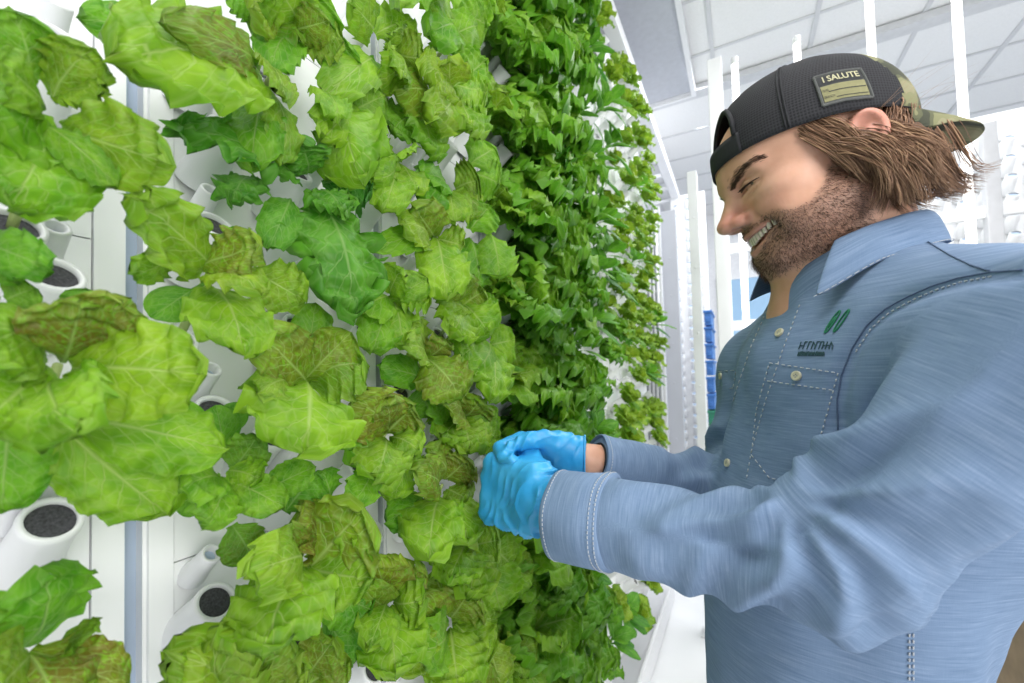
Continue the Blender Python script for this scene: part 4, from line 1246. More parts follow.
# ------------------------------------------------------------------ trousers and shoes below the frame
S = SDF((0.38, 0.38, 0.05), (0.84, 0.88, 0.98), 0.009)
S.add(S.ell(TP(0.030,0,0.86), (0.108,0.132,0.12), TR))
for q in (1, -1):
    S.add(S.cap(TP(-0.01,0.085*q,0.84), TP(0.015,0.10*q,0.48), 0.088, 0.064), 0.03); S.add(S.cap(TP(0.015,0.10*q,0.48), TP(-0.02,0.11*q,0.10), 0.062, 0.056), 0.02)
S.D = np.maximum(S.D, 0.07-S.Z)
V, F = S.mesh(); V = relax(V, F, 2); V = V+vnormals(V, F)*(0.004*vnoise(V*16))[:,None]
npmesh('trousers', V, F, M['trouser'], man, None, OFF)
for q in (1, -1):
    c = TP(0.03, 0.115*q, 0.0)
    S = SDF(c+V3(-0.2,-0.2,-0.002), c+V3(0.2,0.2,0.14), 0.006)
    S.add(S.ell(c+tf*0.075+tu*0.032, (0.075,0.047,0.040), TR)); S.add(S.ell(c-tf*0.055+tu*0.040, (0.060,0.040,0.050), TR), 0.05); S.add(S.cap(c-tf*0.05+tu*0.05, c-tf*0.05+tu*0.10, 0.045), 0.03)
    S.D = np.maximum(S.D, 0.001-S.Z)
    V, F = S.mesh(); npmesh('shoe', relax(V, F, 1), F, M['shoe'], man, None, OFF)
# ================================================================== lettuce
def leaf_material():
    m = bpy.data.materials.new('lettuce_leaf'); m.use_nodes = True
    nt = m.node_tree; b = nt.nodes['Principled BSDF']; out = nt.nodes['Material Output']
    at = N(nt, 'ShaderNodeAttribute', attribute_name='luv'); sp = N(nt, 'ShaderNodeSeparateXYZ')
    nt.links.new(at.outputs['Vector'], sp.inputs[0]); u, v, sd = sp.outputs
    tone = N(nt, 'ShaderNodeAttribute', attribute_name='tone').outputs['Fac']
    mot = N(nt, 'ShaderNodeAttribute', attribute_name='mot').outputs['Fac']
    def vec(scu, scv):
        mp = N(nt, 'ShaderNodeMapping'); mp.inputs['Scale'].default_value = (scu, scv, 13.7)
        nt.links.new(at.outputs['Vector'], mp.inputs[0]); return mp.outputs[0]
    n1 = N(nt, 'ShaderNodeTexNoise', i_Scale=1.0, i_Detail=3.0); nt.links.new(vec(3.2, 1.8), n1.inputs['Vector'])
    n2 = N(nt, 'ShaderNodeTexNoise', i_Scale=1.0, i_Detail=4.0); nt.links.new(vec(9, 5), n2.inputs['Vector'])
    vo = N(nt, 'ShaderNodeTexVoronoi', i_Scale=1.0, feature='DISTANCE_TO_EDGE'); nt.links.new(vec(8, 4.2), vo.inputs['Vector'])
    net = math_(nt, 'SUBTRACT', 1.0, math_(nt, 'MULTIPLY', vo.outputs['Distance'], 9.0), clamp=True)
    av = math_(nt, 'ABSOLUTE', v)
    mid = math_(nt, 'SUBTRACT', 1.0, math_(nt, 'DIVIDE', av, math_(nt, 'MULTIPLY_ADD', u, -0.075, 0.095)), clamp=True)
    wob = math_(nt, 'MULTIPLY_ADD', n1.outputs[0], 1.3, 0.0)
    ph = math_(nt, 'ADD', math_(nt, 'SUBTRACT', math_(nt, 'MULTIPLY', u, 6.5), math_(nt, 'MULTIPLY', av, 2.4)), wob)
    cs = math_(nt, 'COSINE', math_(nt, 'MULTIPLY', ph, 6.2832))
    sv = math_(nt, 'MULTIPLY', math_(nt, 'MULTIPLY_ADD', cs, 9.0, -8.0, clamp=True), math_(nt, 'SUBTRACT', 1.05, av, clamp=True))
    vein = math_(nt, 'MAXIMUM', mid, math_(nt, 'MAXIMUM', math_(nt, 'MULTIPLY', sv, 0.75), math_(nt, 'MULTIPLY', net, 0.30)))
    lo = ramp(nt, tone, [(0.0, c4(0.180,0.375,0.010)), (0.5, c4(0.085,0.30,0.010)), (1.0, c4(0.024,0.165,0.016))])
    hi = ramp(nt, tone, [(0.0, c4(0.375,0.585,0.030)), (0.5, c4(0.20,0.48,0.025)), (1.0, c4(0.070,0.29,0.030))])
    c = mixc(nt, ramp(nt, n1.outputs[0], [(0.35, c4(0,0,0)), (0.65, c4(1,1,1))]).outputs[0], lo.outputs[0], hi.outputs[0])
    c = mixc(nt, math_(nt, 'MULTIPLY', n2.outputs[0], 0.25), c, lo.outputs[0])
    n3 = N(nt, 'ShaderNodeTexNoise', i_Scale=1.0, i_Detail=3.0); nt.links.new(vec(26, 13), n3.inputs['Vector'])
    mm = math_(nt, 'MULTIPLY_ADD', math_(nt, 'ADD', math_(nt, 'MULTIPLY', n3.outputs[0], 0.6), math_(nt, 'MULTIPLY', n2.outputs[0], 0.4)), 8.0, -3.05)
    mm = math_(nt, 'MULTIPLY', math_(nt, 'MULTIPLY', mm, math_(nt, 'SUBTRACT', 1.0, math_(nt, 'MULTIPLY', vein, 0.8)), clamp=True), mot, clamp=True)
    c = mixc(nt, math_(nt, 'MULTIPLY', mm, 0.80), c, c4(0.185,0.070,0.022))
    vc = mixc(nt, tone, c4(0.58,0.68,0.24), c4(0.26,0.46,0.15))
    c = mixc(nt, math_(nt, 'MULTIPLY', vein, 0.58), c, vc)
    nt.links.new(c, b.inputs['Base Color']); b.inputs['Roughness'].default_value = 0.42
    b.inputs['Specular IOR Level'].default_value = 0.28
    hgt = math_(nt, 'ADD', math_(nt, 'MULTIPLY', vein, -0.7), math_(nt, 'MULTIPLY', n2.outputs[0], 0.6))
    bump(nt, b, hgt, 0.45, 0.0025)
    tr = N(nt, 'ShaderNodeBsdfTranslucent'); nt.links.new(c, tr.inputs[0])
    mx = N(nt, 'ShaderNodeMixShader'); mx.inputs[0].default_value = 0.42
    nt.links.new(b.outputs[0], mx.inputs[1]); nt.links.new(tr.outputs[0], mx.inputs[2]); nt.links.new(mx.outputs[0], out.inputs[0])
    return m
M['leaf'] = leaf_material()
M['stem'] = simple('lettuce_stem', (0.38,0.48,0.16), 0.5, 0.1, 60)

def leaf_geo(base, tip, W, face, kind='broad', bow=0.10, cup=0.15, seed=0, nu=24, nv=16, tone=0.2, mot=0.0, droop=0.0, ruff=1.0):
    """one leaf as a ruffled blade from base to tip; face: which way its upper side looks"""
    r = np.random.default_rng(seed)
    base = np.array(base, float); tip = np.array(tip, float); face = np.array(face, float)
    ax = tip-base; L = np.linalg.norm(ax); ax /= L
    n = face-ax*face.dot(ax); n /= np.linalg.norm(n)+1e-9; s = np.cross(ax, n)
    u = np.linspace(0, 1, nu+1); v = np.linspace(-1, 1, nv+1)
    U, Vv = np.meshgrid(u, v, indexing='ij')
    if kind == 'spoon':
        w = np.maximum(np.where(u > 0.30, np.sqrt(np.clip(1-((u-0.66)/0.355)**2, 0, 1)), 0), 0.09*(u < 0.9))
        jag, ra, fr = 0.02, 0.02, 2.0
    elif kind == 'curl':
        w = np.clip(1-np.abs(2*u**1.15-1)**2.3, 0, 1)**0.5; w = np.maximum(w*smooth(-0.12, 0.35, u), 0.18*(1-u)); jag, ra, fr = 0.13, 0.15, 4.2
    elif kind == 'frill':
        w = np.clip(np.sin(np.pi*np.clip(u, 0, 1)**1.15), 0, 1)**0.62; w = np.maximum(w, 0.16*(1-u)); jag, ra, fr = 0.46, 0.13, 6.0
    else:
        w = np.clip(1-np.abs(2*u**1.08-1)**2.5, 0, 1)**0.5; w = np.maximum(w*smooth(-0.15, 0.30, u), 0.24*(1-u)); jag, ra, fr = 0.11, 0.095, 4.6
    wl = np.ones((nu+1, nv+1))
    for sgn in (-1, 1):
        q = vnoise(np.stack([u*(15 if kind == 'broad' else 10 if kind == 'curl' else 15), 0*u+seed*1.7+sgn, 0*u+3], 1))*0.6+vnoise(np.stack([u*4.5, 0*u+seed*2.3+sgn, 0*u], 1))*0.7
        if kind == 'frill': q = 0.6*q+0.55*(4*np.abs((u*7.5+0.35*sgn+seed*0.37) % 1-0.5)-1)
        m = (Vv*sgn > 0); wl = np.where(m, 1+jag*q[:,None]*np.abs(Vv), wl)
    hw = w[:,None]*W/2*wl
    # rounded, toothed end: pull the outer corners back a little
    along = U*L - 0.06*L*np.abs(Vv)**2*(U > 0.5)*(U-0.5)*2*0.6
    along = along+0.05*L*jag*5*np.abs(Vv)**2*vnoise(np.stack([(Vv*5).ravel(), (0*Vv+seed).ravel(), (U*4).ravel()], 1)).reshape(U.shape)*U
    edge = np.clip(np.maximum(np.abs(Vv)**2.2, smooth(0.62, 1.0, U)*0.85), 0, 1)*smooth(0.05, 0.3, U)
    p1, p2 = r.uniform(0, 6.28, 2)
    fq = fr*(1+0.2*r.normal())
    zz = edge*ra*ruff*W*(np.sin(2*np.pi*fq*(U+0.18*np.abs(Vv))+np.where(Vv > 0, p1, p2)+1.6*vnoise(np.stack([(U*3).ravel(), (Vv*2).ravel(), (0*U+seed).ravel()], 1)).reshape(U.shape)))
    zz += edge*0.5*ra*ruff*W*np.sin(2*np.pi*fq*2.1*(U+0.1*Vv)+p2)
    if kind != 'spoon':
        zz += 0.035*W*vnoise(np.stack([(U*6).ravel(), (Vv*4).ravel(), (0*U+seed*3.1).ravel()], 1)).reshape(U.shape)*(0.3+0.7*np.abs(Vv))
        zz += 0.09*W*vnoise(np.stack([(U*1.8).ravel(), (Vv*1.5).ravel(), (0*U+seed*5.3).ravel()], 1)).reshape(U.shape)
    zz += bow*L*4*U*(1-U)-cup*hw*Vv**2
    twist = r.normal(0, 0.16)*U
    P = base+ax*along[...,None]+s*(hw*Vv)[...,None]+n*(zz+twist*hw*Vv)[...,None]
    P[..., 2] -= droop*L*U**2
    F = []
    for i in range(nu):
        for j in range(nv):
            a = i*(nv+1)+j; F.append((a, a+1, a+nv+2, a+nv+1))
    n_ = P.shape[0]*P.shape[1]
    luv = np.stack([U, Vv, np.full_like(U, (seed % 97)*0.13)], -1).reshape(-1, 3)
    to = np.clip(tone+0.12*(1-smooth(0, 0.25, U))*0+0.05*r.normal(), 0, 1)
    mo = mot*(0.35+0.65*np.clip(1-np.abs(U-0.55)*1.6, 0, 1))
    return P.reshape(-1, 3), F, dict(luv=luv, tone=np.full(n_, to) if np.ndim(to) == 0 else to.ravel(), mot=mo.ravel())

_seed = [100]
PANELS = sorted([o for o in bpy.data.objects if o.name.startswith('grow_panel')], key=lambda o: o.location.y)
def extra_port(p):
    k = int(math.floor((p.y-GAP0)/PITCHY)); pan = PANELS[min(max(k+1, 0), len(PANELS)-1)]
    q = PO.copy(); COL.objects.link(q); q.parent = pan; q.location = p-pan.location
    f = PF.copy(); COL.objects.link(f); f.parent = q

def hero(label, crown, x, leaves, port=None, cat='lettuce'):
    """a plant in the near columns: leaves as (bx, by, tx, ty, width px, tone, mottling, dx, kind)"""
    c = atx(crown[0], crown[1], x)
    # the port it grows from
    if port is None:
        near = min(PORTS.values(), key=lambda p: (p-c).length)
        want = c-AX*((c.x-PX)/AX.x)+Vector((0, 0, -0.012))
        if (near-want).length < 0.045 or proj(want)[0] < 20 or proj(want)[1] > 720: port = near if (near-want).length < 0.045 else want
        else: port = want
        if port is want: extra_port(port)
    root = empty('lettuce', port); tag(root, label, cat, None)
    o3 = np.array(port)
    st_ = MB(); mid = port+AX*0.012
    st_.tube([port-AX*0.003-port, mid-port, (mid*0.35+c*0.65)-port, c-port], [0.003, 0.0035, 0.004, 0.0025], 8)
    st_.build('stem', M['stem'], root, True)
    for k, lf in enumerate(leaves):
        bx, by, tx, ty, w, tone, mot, dx = lf[:8]; kind = lf[8] if len(lf) > 8 else 'broad'
        _seed[0] += 1
        xb = x+0.0035*k
        b = atx(bx, by, xb-0.008); t = atx(tx, ty, xb+dx)
        D = proj((b+t)/2)[2]; Wm = w*D/FPX
        # the leaf looks out of the wall, up to the lamps and a little at the aisle
        mid_ = (b+t)/2; tc = (CAM_POS-mid_).normalized()
        fc = tc*0.8+Vector((0.35, 0, 0.30))+Vector((rng.gauss(0,0.22), rng.gauss(0,0.28), rng.gauss(0,0.28)))
        big = w > 45
        V, F, A = leaf_geo(b, t, Wm, fc, kind, 0.13 if kind != 'spoon' else 0.06, 0.16, _seed[0], 48 if kind == 'frill' else 34 if big else 22, 22 if kind == 'frill' else 20 if big else 12, tone, mot)
        npmesh('leaf', V, F, M['leaf'], root, A, o3)
    return root
LIME, LG, MG, DG = 0.08, 0.22, 0.45, 0.85
# --- first column, at the left edge of the photo
hero('large light green lettuce at the upper left photo edge, wide lobed leaves over the port', (45,118), 0.115, [
    (30,85,12,8,62,0.5,0.2,0.02), (55,100,92,48,58,0.3,0.35,0.03), (60,100,105,92,45,0.15,0.2,0.03), (40,112,-30,110,110,0.38,0,0.03), (48,128,10,208,104,0.36,0,0.02), (60,128,172,165,78,0.2,0.3,0.05), (40,110,-10,60,60,0.4,0.2,0.03), (45,125,118,188,40,0.3,0,0.02)])
hero('single green lettuce leaf entering at the left photo edge above an open port', (-30,235), 0.13, [(-30,240,52,270,48,0.55,0,0.03), (-35,235,20,285,40,0.6,0,0.0)])
hero('big spreading lime lettuce with red mottled heart in the left column, mid height', (58,365), 0.125, [
    (80,318,85,288,32,0.6,0,0.0), (5,300,36,288,40,0.5,0.2,0.0), (15,410,2,515,70,0.45,0,-0.01), (150,385,203,440,38,0.42,0,-0.005,'spoon'), (110,345,178,340,40,0.5,0.2,0.0), (60,425,170,515,80,0.25,0,0.0), (70,420,228,450,78,0.25,0,0.015),
    (45,360,-30,320,90,0.25,0.2,0.03), (45,370,-25,430,110,0.25,0,0.03), (62,360,80,300,85,0.28,0.9,0.03), (75,352,128,300,70,0.22,0.95,0.03), (70,368,205,375,100,0.14,0.1,0.05), (55,380,75,432,90,0.2,0,0.05)])
hero('dark-edged mottled lettuce in the bottom left photo corner', (35,655), 0.12, [
    (25,650,45,570,95,0.52,0,0.02), (-5,630,-20,580,60,0.4,0,0.02), (60,650,95,632,40,0.4,0.5,0.02), (30,650,128,690,60,0.3,0.95,0.03), (20,655,60,720,90,0.2,0.9,0.04), (20,655,-20,700,80,0.25,0.4,0.04)])
# --- second column
hero('broad pale lettuce at the top of the second panel', (258,62), 0.105, [
    (165,52,78,16,44,0.55,0,0.01), (255,45,300,20,50,0.4,0.4,0.0), (262,105,252,170,52,0.38,0,0.02), (268,90,282,165,40,0.3,0.3,0.02), (262,72,112,52,104,0.22,0.05,0.05), (255,62,158,22,48,0.24,0.8,0.05), (262,60,285,100,40,0.25,0.4,0.03)])
hero('dark green frilly lettuce with deep toothed leaves, upper part of the second panel', (318,190), 0.10, [
    (300,185,166,125,62,0.80,0,0.02,'frill'), (250,175,232,205,45,0.85,0,0.01,'frill'), (322,185,372,190,62,0.92,0,0.02,'frill'), (310,175,300,140,46,0.85,0,0.02,'frill'), (290,200,268,250,38,0.72,0,0.02), (320,195,355,322,88,0.74,0,0.04,'frill'), (318,190,345,215,45,0.8,0,0.03,'frill')])
hero('mottled lettuce below the frilly dark one, long leaves reaching left to the strip', (210,272), 0.11, [
    (228,256,250,230,30,0.62,0,-0.01,'spoon'), (205,283,152,318,42,0.58,0,0.0,'spoon'), (250,270,306,302,52,0.25,0.3,0.03), (205,268,132,196,74,0.27,0.25,0.05), (170,250,130,275,40,0.35,0.2,0.02), (215,285,245,356,76,0.20,0.05,0.05), (205,268,262,245,60,0.25,0.7,0.04), (210,275,262,292,52,0.15,0.3,0.05)])
hero('round mottled lettuce with one big drooping leaf in the middle of the second panel', (305,384), 0.11, [
    (272,405,238,402,26,0.6,0,-0.01,'spoon'), (302,370,316,302,42,0.45,0.1,0.0), (303,382,262,335,70,0.25,0.65,0.03), (308,382,366,362,72,0.24,0.3,0.04), (305,380,352,332,50,0.25,0.6,0.03), (285,385,258,392,40,0.25,0.3,0.03), (304,383,300,455,116,0.15,0.05,0.05)])
hero('lettuce with several small smooth leaves left of the middle ports of the second panel', (228,478), 0.10, port=min(PORTS.values(), key=lambda p: (p-atx(290,470,PX)).length), leaves=[
    (228,460,216,405,36,0.52,0,0.0,'spoon'), (222,445,238,402,28,0.6,0,0.0,'spoon'), (232,470,258,436,44,0.6,0.3,0.02), (214,492,172,505,34,0.5,0,-0.01,'spoon'), (262,492,316,466,34,0.32,0,0.02), (285,512,318,472,48,0.6,0,0.0), (232,525,252,562,44,0.55,0.4,0.0), (245,540,268,555,30,0.55,0,0.0,'spoon'), (228,470,262,480,40,0.25,0,0.02), (222,475,205,528,52,0.3,0,0.03), (228,480,285,508,44,0.3,0,0.03), (222,478,180,488,46,0.28,0,0.03)])
hero('largest lettuce of the second panel, huge leaf down left and red mottled heart', (306,566), 0.115, [
    (325,615,352,666,44,0.62,0,0.0), (318,590,372,610,52,0.42,0,0.02), (330,500,320,470,40,0.6,0,-0.01), (308,562,300,505,55,0.25,0.95,0.02), (300,560,280,530,40,0.25,0.8,0.03), (310,566,362,510,96,0.22,0.5,0.04), (310,566,374,578,70,0.2,0.1,0.05), (302,565,262,655,98,0.22,0.1,0.055), (300,560,246,575,70,0.27,0.25,0.05)])
hero('red-tinged lettuce at the bottom edge under the lowest ports of the second panel', (238,690), 0.115, [
    (305,680,335,638,56,0.3,0.6,0.02), (300,690,352,660,50,0.3,0.6,0.02), (236,690,172,652,82,0.25,0.4,0.04), (240,690,218,628,75,0.25,0.35,0.04), (242,690,285,632,75,0.28,0.5,0.04), (245,695,310,670,60,0.26,0.5,0.04)])
hero('bright lettuce at the top photo edge above the second panel, red flecked heart', (292,28), 0.10, [
    (255,15,228,-15,40,0.5,0,0.0), (295,35,248,8,60,0.25,0.5,0.02), (292,40,270,70,44,0.4,0,0.02), (298,35,345,45,50,0.2,0.35,0.03), (295,25,318,-15,70,0.45,0,0.02), (300,25,275,-18,60,0.25,0.2,0.03), (292,30,330,20,40,0.22,0.6,0.03)])
hero('pale lettuce with a curled hanging leaf right of the upper ports of the second panel', (345,105), 0.10, [
    (372,60,322,100,44,0.25,0,0.03), (330,78,345,38,48,0.35,0,0.02), (345,115,385,95,44,0.3,0.2,0.02), (352,105,322,140,52,0.26,0,0.03), (346,110,362,184,80,0.24,0,0.045), (318,90,340,120,36,0.24,0,0.04)])
hero('small rosette lettuce at the top beside the second strip, pale leaf pointing right', (393,52), 0.095, [
    (375,35,414,20,42,0.22,0,0.02), (372,28,352,5,44,0.3,0.3,0.02), (380,65,365,90,30,0.5,0,0.0), (393,55,372,82,40,0.24,0.2,0.02), (395,52,425,58,44,0.26,0.4,0.03), (393,50,398,25,40,0.25,0.2,0.02), (393,55,402,78,36,0.2,0.2,0.03)])
hero('light lettuce over the second strip beside a white port, above the frilly leaf', (396,165), 0.095, [
    (400,165,378,148,40,0.28,0,0.01), (395,168,383,212,46,0.25,0,0.03), (398,165,417,192,44,0.24,0.1,0.03), (398,162,414,150,36,0.22,0,0.03), (392,165,372,180,34,0.3,0,0.02)])
hero('pale fringed lettuce under the frilly dark leaf, at the second strip', (388,298), 0.095, [
    (390,300,358,312,44,0.32,0,0.02), (388,300,372,352,48,0.34,0,0.02), (392,300,402,348,44,0.26,0,0.03), (390,298,432,300,46,0.22,0,0.03), (388,295,402,268,40,0.25,0,0.03), (390,300,428,278,34,0.3,0.1,0.03)])
hero('red-hearted lettuce crossing the second strip at mid height', (386,432), 0.10, [
    (385,440,345,450,50,0.4,0,0.02), (390,440,420,470,50,0.32,0,0.02), (386,432,352,398,60,0.22,0.8,0.03), (388,432,415,405,52,0.24,0.75,0.03), (386,432,385,400,46,0.22,0.85,0.03), (386,438,375,480,58,0.24,0.2,0.04), (390,438,420,450,44,0.2,0.2,0.04), (372,470,352,505,34,0.4,0,0.02)])
hero('pale mottled lettuce at the bottom of the second strip above a round port', (388,600), 0.10, [
    (395,605,432,650,44,0.35,0,0.02), (355,625,350,600,40,0.5,0,0.0), (388,600,374,556,56,0.25,0.75,0.03), (390,600,415,562,50,0.25,0.8,0.03), (385,602,360,585,40,0.28,0.5,0.03), (388,605,396,676,70,0.22,0,0.045), (392,602,425,600,52,0.22,0.1,0.04), (400,620,425,675,50,0.25,0.3,0.03), (385,605,368,650,42,0.26,0.1,0.04)])
# --- third column
hero('round pale lettuce at the top of the third panel, wide flat leaf', (450,90), 0.10, [
    (430,100,392,92,44,0.3,0.6,0.02), (412,115,392,130,44,0.5,0.2,0.0), (418,110,432,156,58,0.36,0,0.02), (452,88,485,60,46,0.25,0,0.02), (448,90,425,75,52,0.2,0.2,0.03), (450,92,432,122,54,0.2,0.3,0.03), (452,92,488,95,60,0.2,0,0.04), (452,92,472,132,62,0.22,0,0.04), (448,88,450,58,44,0.2,0.4,0.03)])
hero('bright lettuce with curved folded leaves at the top edge of the third panel', (455,25), 0.095, [
    (430,48,482,26,36,0.3,0,0.03), (455,30,425,35,44,0.4,0,0.02), (450,10,420,-8,50,0.22,0,0.02), (455,15,485,-5,50,0.3,0,0.03), (455,20,488,25,44,0.25,0,0.03), (440,5,400,8,48,0.24,0,0.03)])
hero('lettuce with a red veined leaf beside an upper port, third panel', (448,190), 0.095, [
    (445,188,418,192,48,0.45,0,0.02), (448,190,420,172,36,0.5,0,0.02), (455,188,480,180,46,0.3,0.4,0.03), (452,192,485,215,40,0.3,0.3,0.03), (450,192,455,222,42,0.25,0.2,0.03), (470,165,495,150,44,0.4,0,0.02), (475,175,500,185,44,0.35,0,0.03)])
hero('pale lettuce, one long hanging leaf and one reaching left to the strip', (432,242), 0.10, [
    (428,240,374,249,32,0.42,0,0.01), (468,238,478,290,42,0.5,0,0.0), (435,238,412,205,48,0.3,0.6,0.02), (430,242,400,222,40,0.25,0.3,0.02), (438,240,465,246,40,0.24,0.3,0.03), (436,240,448,298,54,0.17,0,0.045), (490,235,500,280,44,0.35,0,0.02), (470,230,490,205,40,0.4,0,0.02)])
hero('lettuce with red heart above the middle of the third panel', (462,305), 0.10, [
    (470,310,498,320,44,0.3,0,0.02), (460,306,435,298,46,0.25,0.3,0.02), (462,306,485,290,48,0.24,0.5,0.03), (460,305,452,336,54,0.2,0.1,0.04), (465,306,490,335,50,0.24,0,0.04), (460,302,462,278,40,0.25,0.5,0.03)])
hero('dull red hearted lettuce with a smooth leaf pointing left, middle of the third panel', (425,358), 0.10, [
    (422,378,377,366,34,0.52,0,-0.005), (420,385,430,418,40,0.55,0,-0.01), (425,390,455,415,44,0.45,0,0.0), (424,355,414,322,44,0.35,0.4,0.02), (426,355,448,338,36,0.28,0.8,0.03), (426,358,462,400,60,0.26,0.6,0.045), (425,358,405,345,36,0.3,0.4,0.03)])
hero('plain green lettuce with hanging spoon leaves right of the middle port, third panel', (486,345), 0.105, [
    (480,340,455,362,46,0.32,0,0.02), (488,340,472,378,52,0.28,0,0.03), (490,345,515,340,44,0.3,0,0.02), (490,345,492,400,46,0.24,0,0.045), (495,385,520,388,34,0.55,0,0.0,'spoon')])
hero('mottled lettuce just above the gloved hands, third panel', (462,418), 0.10, [
    (468,425,500,425,52,0.35,0.1,0.02), (462,420,440,440,48,0.35,0.2,0.02), (464,418,480,398,48,0.28,0.7,0.03), (460,416,442,402,46,0.3,0.7,0.03), (463,420,470,452,54,0.26,0.3,0.04), (466,420,500,440,46,0.28,0.1,0.03)])
hero('mottled lettuce left of the gloved hands with a smooth leaf towards the strip', (442,485), 0.105, [
    (425,500,386,522,40,0.48,0,0.0), (400,455,392,500,36,0.24,0,0.03), (440,480,428,448,50,0.3,0.6,0.02), (444,480,468,458,48,0.28,0.8,0.03), (446,490,468,500,50,0.3,0.4,0.03), (440,495,428,560,64,0.22,0,0.05), (448,495,468,545,58,0.22,0.1,0.045), (438,485,415,470,44,0.26,0.7,0.03)])
hero('lettuce hanging below the near glove with pale veins, third panel', (470,548), 0.11, [
    (488,555,500,612,56,0.28,0,0.02), (490,545,515,570,50,0.35,0.2,0.02), (465,545,448,582,52,0.25,0,0.03), (468,548,472,596,58,0.22,0.2,0.045), (475,545,500,540,46,0.3,0.2,0.03), (468,540,470,515,46,0.3,0.4,0.03)])
hero('wide pale lettuce at the bottom of the third panel, mottled heart', (448,625), 0.105, [
    (440,600,432,570,44,0.32,0.4,0.0), (445,620,420,600,50,0.3,0.7,0.02), (450,620,470,590,56,0.28,0.6,0.02), (452,625,495,620,60,0.25,0.2,0.03), (445,628,418,655,54,0.25,0,0.04), (450,628,458,690,70,0.2,0.1,0.05), (455,625,490,665,56,0.22,0.2,0.045), (485,640,500,690,44,0.28,0.4,0.03)])
hero('lettuce at the bottom photo edge under the third panel, beside the dark frilly column', (470,700), 0.105, [
    (470,700,440,680,50,0.3,0.3,0.02), (475,700,498,660,52,0.3,0.3,0.03), (472,705,470,665,50,0.28,0.5,0.03), (480,705,515,690,50,0.4,0.2,0.03)])
# --- the columns beyond: one mesh per plant, a few growths shared by many
AXn = np.array(AX)
def rosette(kind, Rr, nl, tone, mot, seed, nu=12, nv=8):
    r = np.random.default_rng(seed); Vs, Fs, A = [], [], dict(luv=[], tone=[], mot=[]); off = 0
    u0 = np.cross(AXn, [0, 1, 0]); u0 /= np.linalg.norm(u0); w0 = np.array([0, 1.0, 0])
    for i in range(nl):
        k = i/(nl-1); az = i*2.39996+r.normal(0, 0.2)
        el = R(74-50*k+r.normal(0, 6)); L = Rr*(1.0-0.35*k)*r.uniform(0.85, 1.12)
        rad = u0*math.cos(az)+w0*math.sin(az)
        d = AXn*math.cos(el)+rad*math.sin(el)
        b = AXn*0.018*k; t = b+d*L; t[2] -= 0.16*L*(1-k)
        t[0] = max(t[0], -0.028)
        face = AXn*1.0+rad*(-0.3)+np.array([0.1, -0.1, 0.25])
        wd = {'broad': 0.80, 'frill': 0.90, 'curl': 0.85, 'spoon': 0.46}[kind]*L
        V, F, a = leaf_geo(b, t, wd, face, kind, 0.14, 0.15, seed*31+i, nu, nv, np.clip(tone+0.18*(1-k)-0.10*k+r.normal(0, 0.05), 0, 1), mot*(0.3+0.7*k))
        V[:,0] = np.maximum(V[:,0], -0.045+0.004*(i % 3)); Vs.append(V); Fs += [tuple(q+off for q in f) for f in F]; off += len(V)
        for key in A: A[key].append(a[key])
    return np.concatenate(Vs), Fs, {k_: np.concatenate(v_) for k_, v_ in A.items()}
def variants(name, n, *args, **kw):
    out = []
    for i in range(n):
        V, F, A = rosette(*args, 1000+len(name)*77+i*13, **kw)
        o = npmesh(name, V, F, M['leaf'], None, A); COL.objects.unlink(o); out.append(o)
    return out
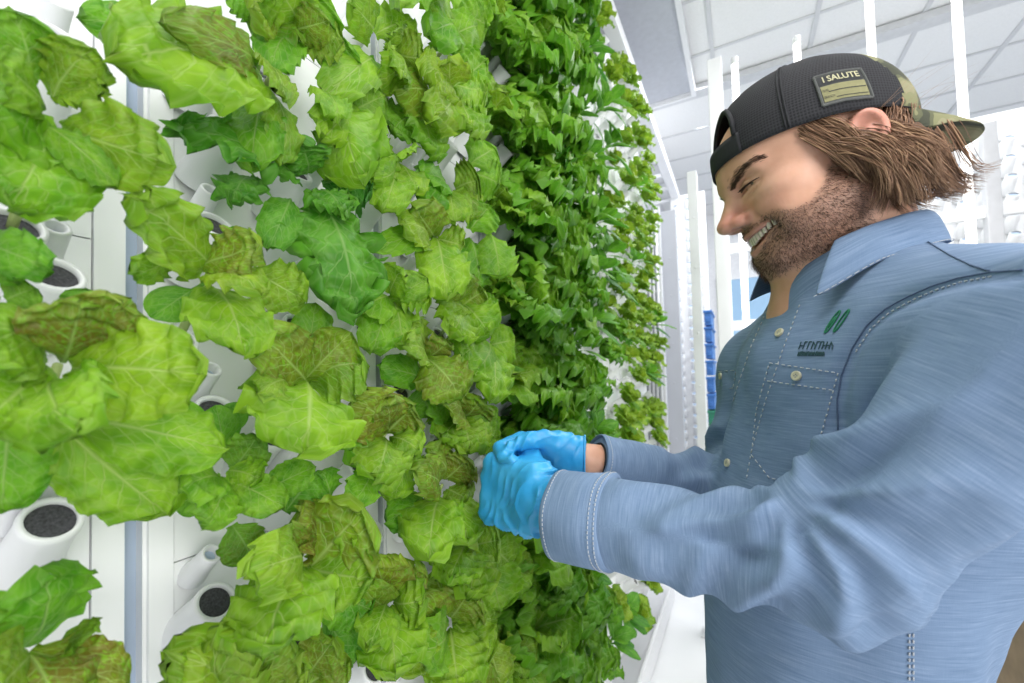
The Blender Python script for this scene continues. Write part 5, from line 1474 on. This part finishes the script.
VAR = {
    'frill': variants('lettuce', 6, 'curl', 0.155, 9, 0.42, 0.0, nu=32, nv=16),
    'frill_small': variants('lettuce', 4, 'curl', 0.112, 8, 0.42, 0.0, nu=20, nv=12),
    'spoon': variants('lettuce', 5, 'spoon', 0.150, 8, 0.70, 0.0, nu=12, nv=8),
    'lime': variants('lettuce', 5, 'broad', 0.098, 8, 0.10, 0.3, nu=12, nv=8),
    'lime_big': variants('lettuce', 4, 'broad', 0.105, 9, 0.30, 0.3, nu=16, nv=10),
}
VAR['lime_out'] = VAR['lime_big']
LAB = {'frill': ('dark green frilly lettuce in the dense column behind the gloved hands', 'dark frilly lettuces of the fourth and fifth panel'),
       'frill_small': ('smaller dark frilly lettuce in the thinning columns past the hands', 'small frilly lettuces past the hands'),
       'spoon': ('dark green plant with smooth spoon-shaped leaves among the far columns', 'spoon-leaved plants of the far columns'),
       'lime': ('small yellow-green lettuce in the farthest columns of the wall', 'yellow-green lettuces of the farthest columns'),
       'lime_out': ('pale lettuce just above or below the edge of the photo', 'pale lettuces beyond the photo edges'),
       'lime_big': ('pale lettuce at the edge of the dark frilly column', 'pale lettuces at the edge of the dark column')}
def sow(key, p, sc):
    o = rng.choice(VAR[key]).copy(); COL.objects.link(o)
    o.location = p-Vector(AX)*0.002
    o.scale = (sc, sc, sc)
    o.rotation_euler = (0, rng.uniform(-0.12, 0.12), 0)
    tag(o, LAB[key][0], 'lettuce', LAB[key][1])
for (k, ci, j), p in sorted(PORTS.items()):
    px, py, D = proj(p)
    inside = -60 < py < 750
    if py < -190 or py > 860 or px < -120 or (k < 1 and inside) or (k == 1 and ci != 2 and inside): continue
    q = rng.random()
    if k < 1 or (k == 1 and not inside):
        if q < 0.25: continue
        sow('lime_out', p, rng.uniform(0.9, 1.15))
    elif k == 1:
        if 430 < py < 560: continue
        sow('lime_big', p, rng.uniform(1.0, 1.25))
    elif k == 2:
        sow('frill', p, rng.uniform(0.95, 1.15) if ci == 0 else rng.uniform(0.85, 1.05))
    elif k == 3:
        if q < 0.16: continue
        if ci == 2: sow('spoon' if q < 0.6 else 'frill_small', p, rng.uniform(0.9, 1.15))
        else: sow('frill' if q < 0.75 else 'spoon', p, rng.uniform(0.75, 0.95))
    elif k == 4:
        if q < 0.40: continue
        sow('spoon' if q < 0.70 else 'frill_small' if q < 0.85 else 'lime', p, rng.uniform(0.85, 1.05))
    else:
        if q < 0.30: continue
        sow('lime' if q < 0.93 else 'spoon', p, rng.uniform(0.8, 1.15))
